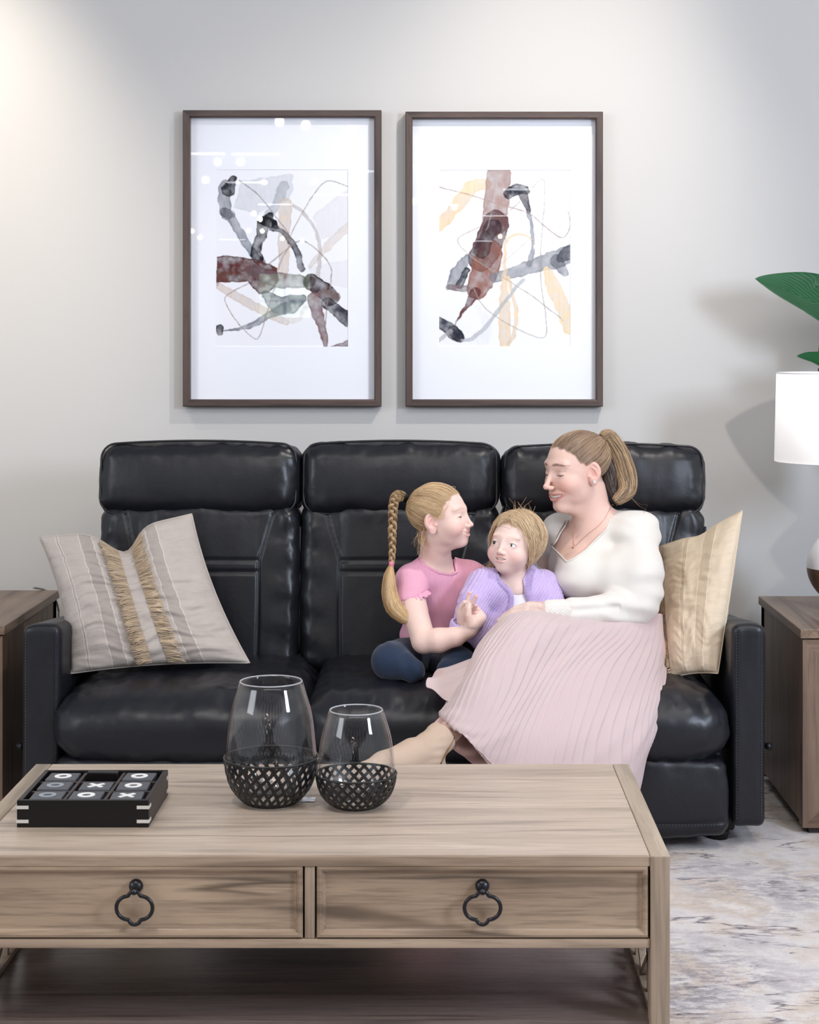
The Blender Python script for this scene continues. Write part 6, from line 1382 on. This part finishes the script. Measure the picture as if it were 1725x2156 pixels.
lo, hi = bbox([P(950, 1440, 4.84), P(1190, 1258, 5.12)], .02); hi[2] = z0 + .003; V2, F2 = surface(t_body, lo, hi, .004)
lo, hi = bbox([P(962, 1318, 4.85), P(1006, 1244, 4.91)], .005); V3, F3 = surface(t_body, lo, hi, .0010)
kp = ~((V2 > lo + .005).all(1) & (V2 < hi - .005).all(1)); F2 = F2[kp[F2].any(1)]
V, Fc = mergeq([(V1, F1), (V2, F2), (V3, F3)])
C = head_colors(ht, V, SKIN_T, S(236, 168, 160), S(222, 148, 142), S(206, 168, 138), S(178, 146, 110), 2)
C = nails(V, C, [P(989, 1249, 4.868), P(1003, 1255, 4.856), P(1003, 1275, 4.848), P(1001.5, 1290, 4.850)], S(228, 140, 134), .007)
mk('body', V, Fc, M['skin'], tod, colors=C, label='fair skinned round face, neck and hands')
eyes(ht, tod, (.42, 1, .12), (.045, .028, .02)); teeth(ht, tod, 6); lashes(ht, tod, (.12, .07, .05))
# white shirt with tiny print
def t_shirt(p):
    d = t_torso(p, .005); n = poly2(p, [(1035, 1150), (1050, 1215), (1076, 1246), (1086, 1251), (1092, 1240), (1096, 1225), (1110, 1200), (1110, 1150)], 4.95); d = smax(d, -n, .002); return smax(d, -(ht.sdf(p) - .003), .002)
lo, hi = bbox([P(1020, 1400, 4.9), P(1150, 1190, 5.12)], .02); V, Fc = surface(t_shirt, lo, hi, .004); shm = newmat('white_cotton', S(226, 224, 236), .85)
sh = mk('shirt', V, Fc, shm, tod, label='white cotton shirt'); dots = drop_on(t_shirt, [P(1095, 1283, 4.9), P(1104, 1262, 4.9), P(1086, 1300, 4.9)], .0005)
mk('button', *lathe([(.0001, -.0012), (.0016, -.0008), (.0018, .0006), (.0001, .001)], 12, dots[0]), newmat('dark_button', S(50, 50, 62), .4), sh)
# cardigan
OPEN = [(1044, 1205), (1052, 1222), (1078, 1248), (1080, 1262), (1074, 1290), (1068, 1330), (1072, 1345), (1118, 1345), (1122, 1290), (1113, 1262), (1104, 1235), (1101, 1222), (1112, 1200)]
OPENT = [(1035, 1140)] + OPEN + [(1125, 1140)]
def t_card0(p):
    d = t_torso(p, .018); d = smin(d, cap(p, tSl, tC, .048, .045), .02)
    d = smin(d, chain(p, [(P(1026, 1238, 4.975), .050), (P(1000, 1265, 4.945), .046), (P(992, 1300, 4.93), .047), (P(998, 1322, 4.92), .040), (P(975, 1328, 4.90), .030), (P(967, 1322, 4.892), .0235)]), .022)
    d = smin(d, chain(p, [(P(1142, 1236, 5.03), .047), (P(1158, 1270, 5.0), .043), (P(1160, 1310, 4.97), .04), (P(1110, 1335, 4.93), .034)]), .02)
    d = smin(d, chain(p, [(P(1040, 1330, 4.96), .05), (P(1025, 1352, 4.93), .038)]), .03)
    d = smin(d, cap(p, P(1114, 1205, 5.0), P(1128, 1245, 4.985), .026, .024), .02)
    d = d + .005 * np.sin(p[:, 0] * 55 + p[:, 2] * -38 + 5 * noise3(p * 8)) * np.clip(noise3(p * 7 + 6) + .2, 0, 1)
    return d
KD = np.array([.55, 0, .83])
def t_card(p):
    # knitted relief: ribs running across with small stitches along them
    s1 = p @ np.array([.80, .1, -.60]); s2 = p @ np.array([.60, .0, .80]); d = t_card0(p) - .0018 * np.sin(s1 * 800) * (0.6 + .4 * np.sin(s2 * 1300 + 1.5 * np.sign(np.sin(s1 * 400))))
    d = smax(d, -poly2(p, OPENT, 4.95) , .004); d = smax(d, -(ht.sdf(p) - .004), .004)
    hand = chain(p, [(P(973, 1300, 4.88), .026), (P(978, 1260, 4.87), .026)]); return smax(d, -hand, .004)
lo, hi = bbox([P(945, 1390, 4.86), P(1200, 1190, 5.12)], .025); V, Fc = surface(t_card, lo, hi, .0021)
cdm = newmat('lilac_knit', S(178, 156, 208), .95, spec=.1); t_ = NT(cdm); t_.color(t_.mix(t_.noise(t_.coord('Object'), 60, 4, .7), S(178, 156, 206), S(208, 190, 226))); t_.normal(t_.bump(t_.noise(t_.coord('Object'), 900, 2), .15, .0008))
cdm.node_tree.nodes['Principled BSDF'].inputs['Sheen Weight'].default_value = .3
cd = mk('cardigan', V, Fc, cdm, tod, label='chunky lilac purple knitted cardigan')
# ribbed front bands and the turned collar, ribbed cuff
def band_strip(path, w_, name, nrib):
    q = drop_on(t_card0, path, -.001); q = catmull(q, nrib * 4); T = np.gradient(q, axis=0); T /= np.linalg.norm(T, axis=1)[:, None]; sd = np.cross(T, [0, 1.0, 0]); sd /= np.linalg.norm(sd, axis=1)[:, None]
    def fn(u, v):
        i = np.clip((u * (len(q) - 1)).astype(int), 0, len(q) - 1); s = v * 2 - 1; rib = .0016 * np.sin(u * nrib * 2 * np.pi); return q[i] + sd[i] * (s * w_)[..., None] + np.array([0, -1.0, 0]) * ((1 - s ** 2) * .005 + rib - .001)[..., None]
    V, Fc, _ = grid(fn, nrib * 6, 8); o = mk(name, V, Fc, cdm, cd); md = o.modifiers.new('thick', 'SOLIDIFY'); md.thickness = .003
band_strip([P(1040, 1200, 4.95), P(1050, 1222, 4.95), P(1073, 1247, 4.95), P(1075, 1270, 4.95), P(1068, 1300, 4.95), P(1058, 1340, 4.95)], .0085, 'button_band', 44)
band_strip([P(1122, 1200, 4.95), P(1114, 1222, 4.95), P(1112, 1245, 4.95), P(1120, 1268, 4.95), P(1126, 1295, 4.95)], .011, 'collar_band', 34)
a_ = P(966, 1324, 4.89); b_ = P(971, 1302, 4.88); ax_ = (b_ - a_) / np.linalg.norm(b_ - a_); e1 = np.cross(ax_, [0, 1.0, 0]); e1 /= np.linalg.norm(e1); e2 = np.cross(ax_, e1)
def cf_(u, v):
    a = u * 2 * np.pi; r = .0245 + .0014 * np.sin(a * 26) + .002 * np.sin(v * np.pi); return a_ + ax_ * (v * .026 - .004)[..., None] + (np.cos(a) * r)[..., None] * e1 + (np.sin(a) * r)[..., None] * e2
V, Fc, _ = grid(cf_, 208, 8, cu=True); o = mk('ribbed_cuff', V, Fc, cdm, cd); md = o.modifiers.new('thick', 'SOLIDIFY'); md.thickness = .004
# messy hair
rg = np.random.RandomState(21); TD, TL_ = S(160, 128, 94), S(238, 212, 174)
n = 8000; c = np.array([0, -.8, 2.5]); az = rg.uniform(-np.pi, np.pi, n)                      # 0 = front
az = np.sign(az) * np.abs(az / np.pi) ** .85 * np.pi
crown = np.array([.8, -2.5, 9.0]); cr = crown / np.linalg.norm(crown); st = cr + rg.randn(n, 3) * .34; st /= np.linalg.norm(st, axis=1)[:, None]
aa = np.abs(az); el = np.interp(aa, [0, .55, .9, 1.2, 1.8, np.pi], [.64, .54, .15, -.65, -.98, -.98]) + rg.randn(n) * .12; sweep = az + .18 * np.sign(az)
end = np.stack([np.sin(sweep) * np.cos(el), np.cos(sweep) * np.cos(el), np.sin(el)], 1)
t = np.linspace(0, 1, 15)[None]; bulk = np.interp(az, [-np.pi, -2.2, -1.4, -.8, 0, .8, 1.5, np.pi], [1.6, 2.8, 3.0, 1.4, .5, .9, 1.5, 1.6])[:, None]
off = (.15 + bulk * rg.rand(n, 1) * np.sin(np.pi * np.clip(t * .72 + .05, 0, 1)) + .5 * np.maximum(0, t - .75) * rg.randn(n, 1))
q = slerp_paths(ht, st, end, 15, off); lock = (az * 7).astype(int)[:, None, None]
q += (.85 * np.stack([noise3(q * .42 + lock * .37), noise3(q * .42 + 9 + lock * .37), .5 * noise3(q * .42 + 20 + lock * .37)], -1)) * (t ** 1.3)[..., None]
fc = (aa < .95); q[fc, :, 1] += .1
okf = ~(((q[..., 1] > 5.5) & (q[..., 2] < 5.2) & (np.abs(q[..., 0]) < 5.6)).any(1)); okf |= (rg.rand(n) < .004); q = q[okf]; az = az[okf]; n = len(az); t = t[:, :]
strk = .5 + .6 * noise3(np.stack([az * 8, az * 0, az * 0], 1)); V, Fc, C = strands(ht.wld(q), 0.00046 * (.4 + .6 * np.sin(np.pi * np.clip(t * .85 + .12, 0, 1))) * np.ones((n, 1)), 1, hair_cols(rg, n, TD, TL_, strk)); mk('hair', V, Fc, M['hair'], tod, colors=C, label='tousled chin length blonde hair')
fw = []
for j in range(90):
    d0 = cr + rg.randn(3) * .35; d0 /= np.linalg.norm(d0); a0 = c + d0 * 9.2; s_ = rg.uniform(.2, .9); k_ = rg.randn(3) * 1.3; fw.append(ht.wld(catmull([a0, a0 + d0 * s_ + k_ * .5, a0 + d0 * s_ * .9 + k_ * 1.6], 10)))
for j in range(120):
    a0 = ht.wld([rg.uniform(5.0, 7.5), rg.uniform(-3, 3), rg.uniform(-6.5, -4)]); fw.append(catmull([a0, a0 + [-.006, -.008, -.02], a0 + [rg.uniform(-.035, -.01), -.012, rg.uniform(-.05, -.03)]], 10))
V, Fc, C = strands(fw, .0003, 1, hair_cols(rg, len(fw), TD, TL_)); mk('loose_hair', V, Fc, M['hair'], tod, colors=C)['kind'] = 'stuff'
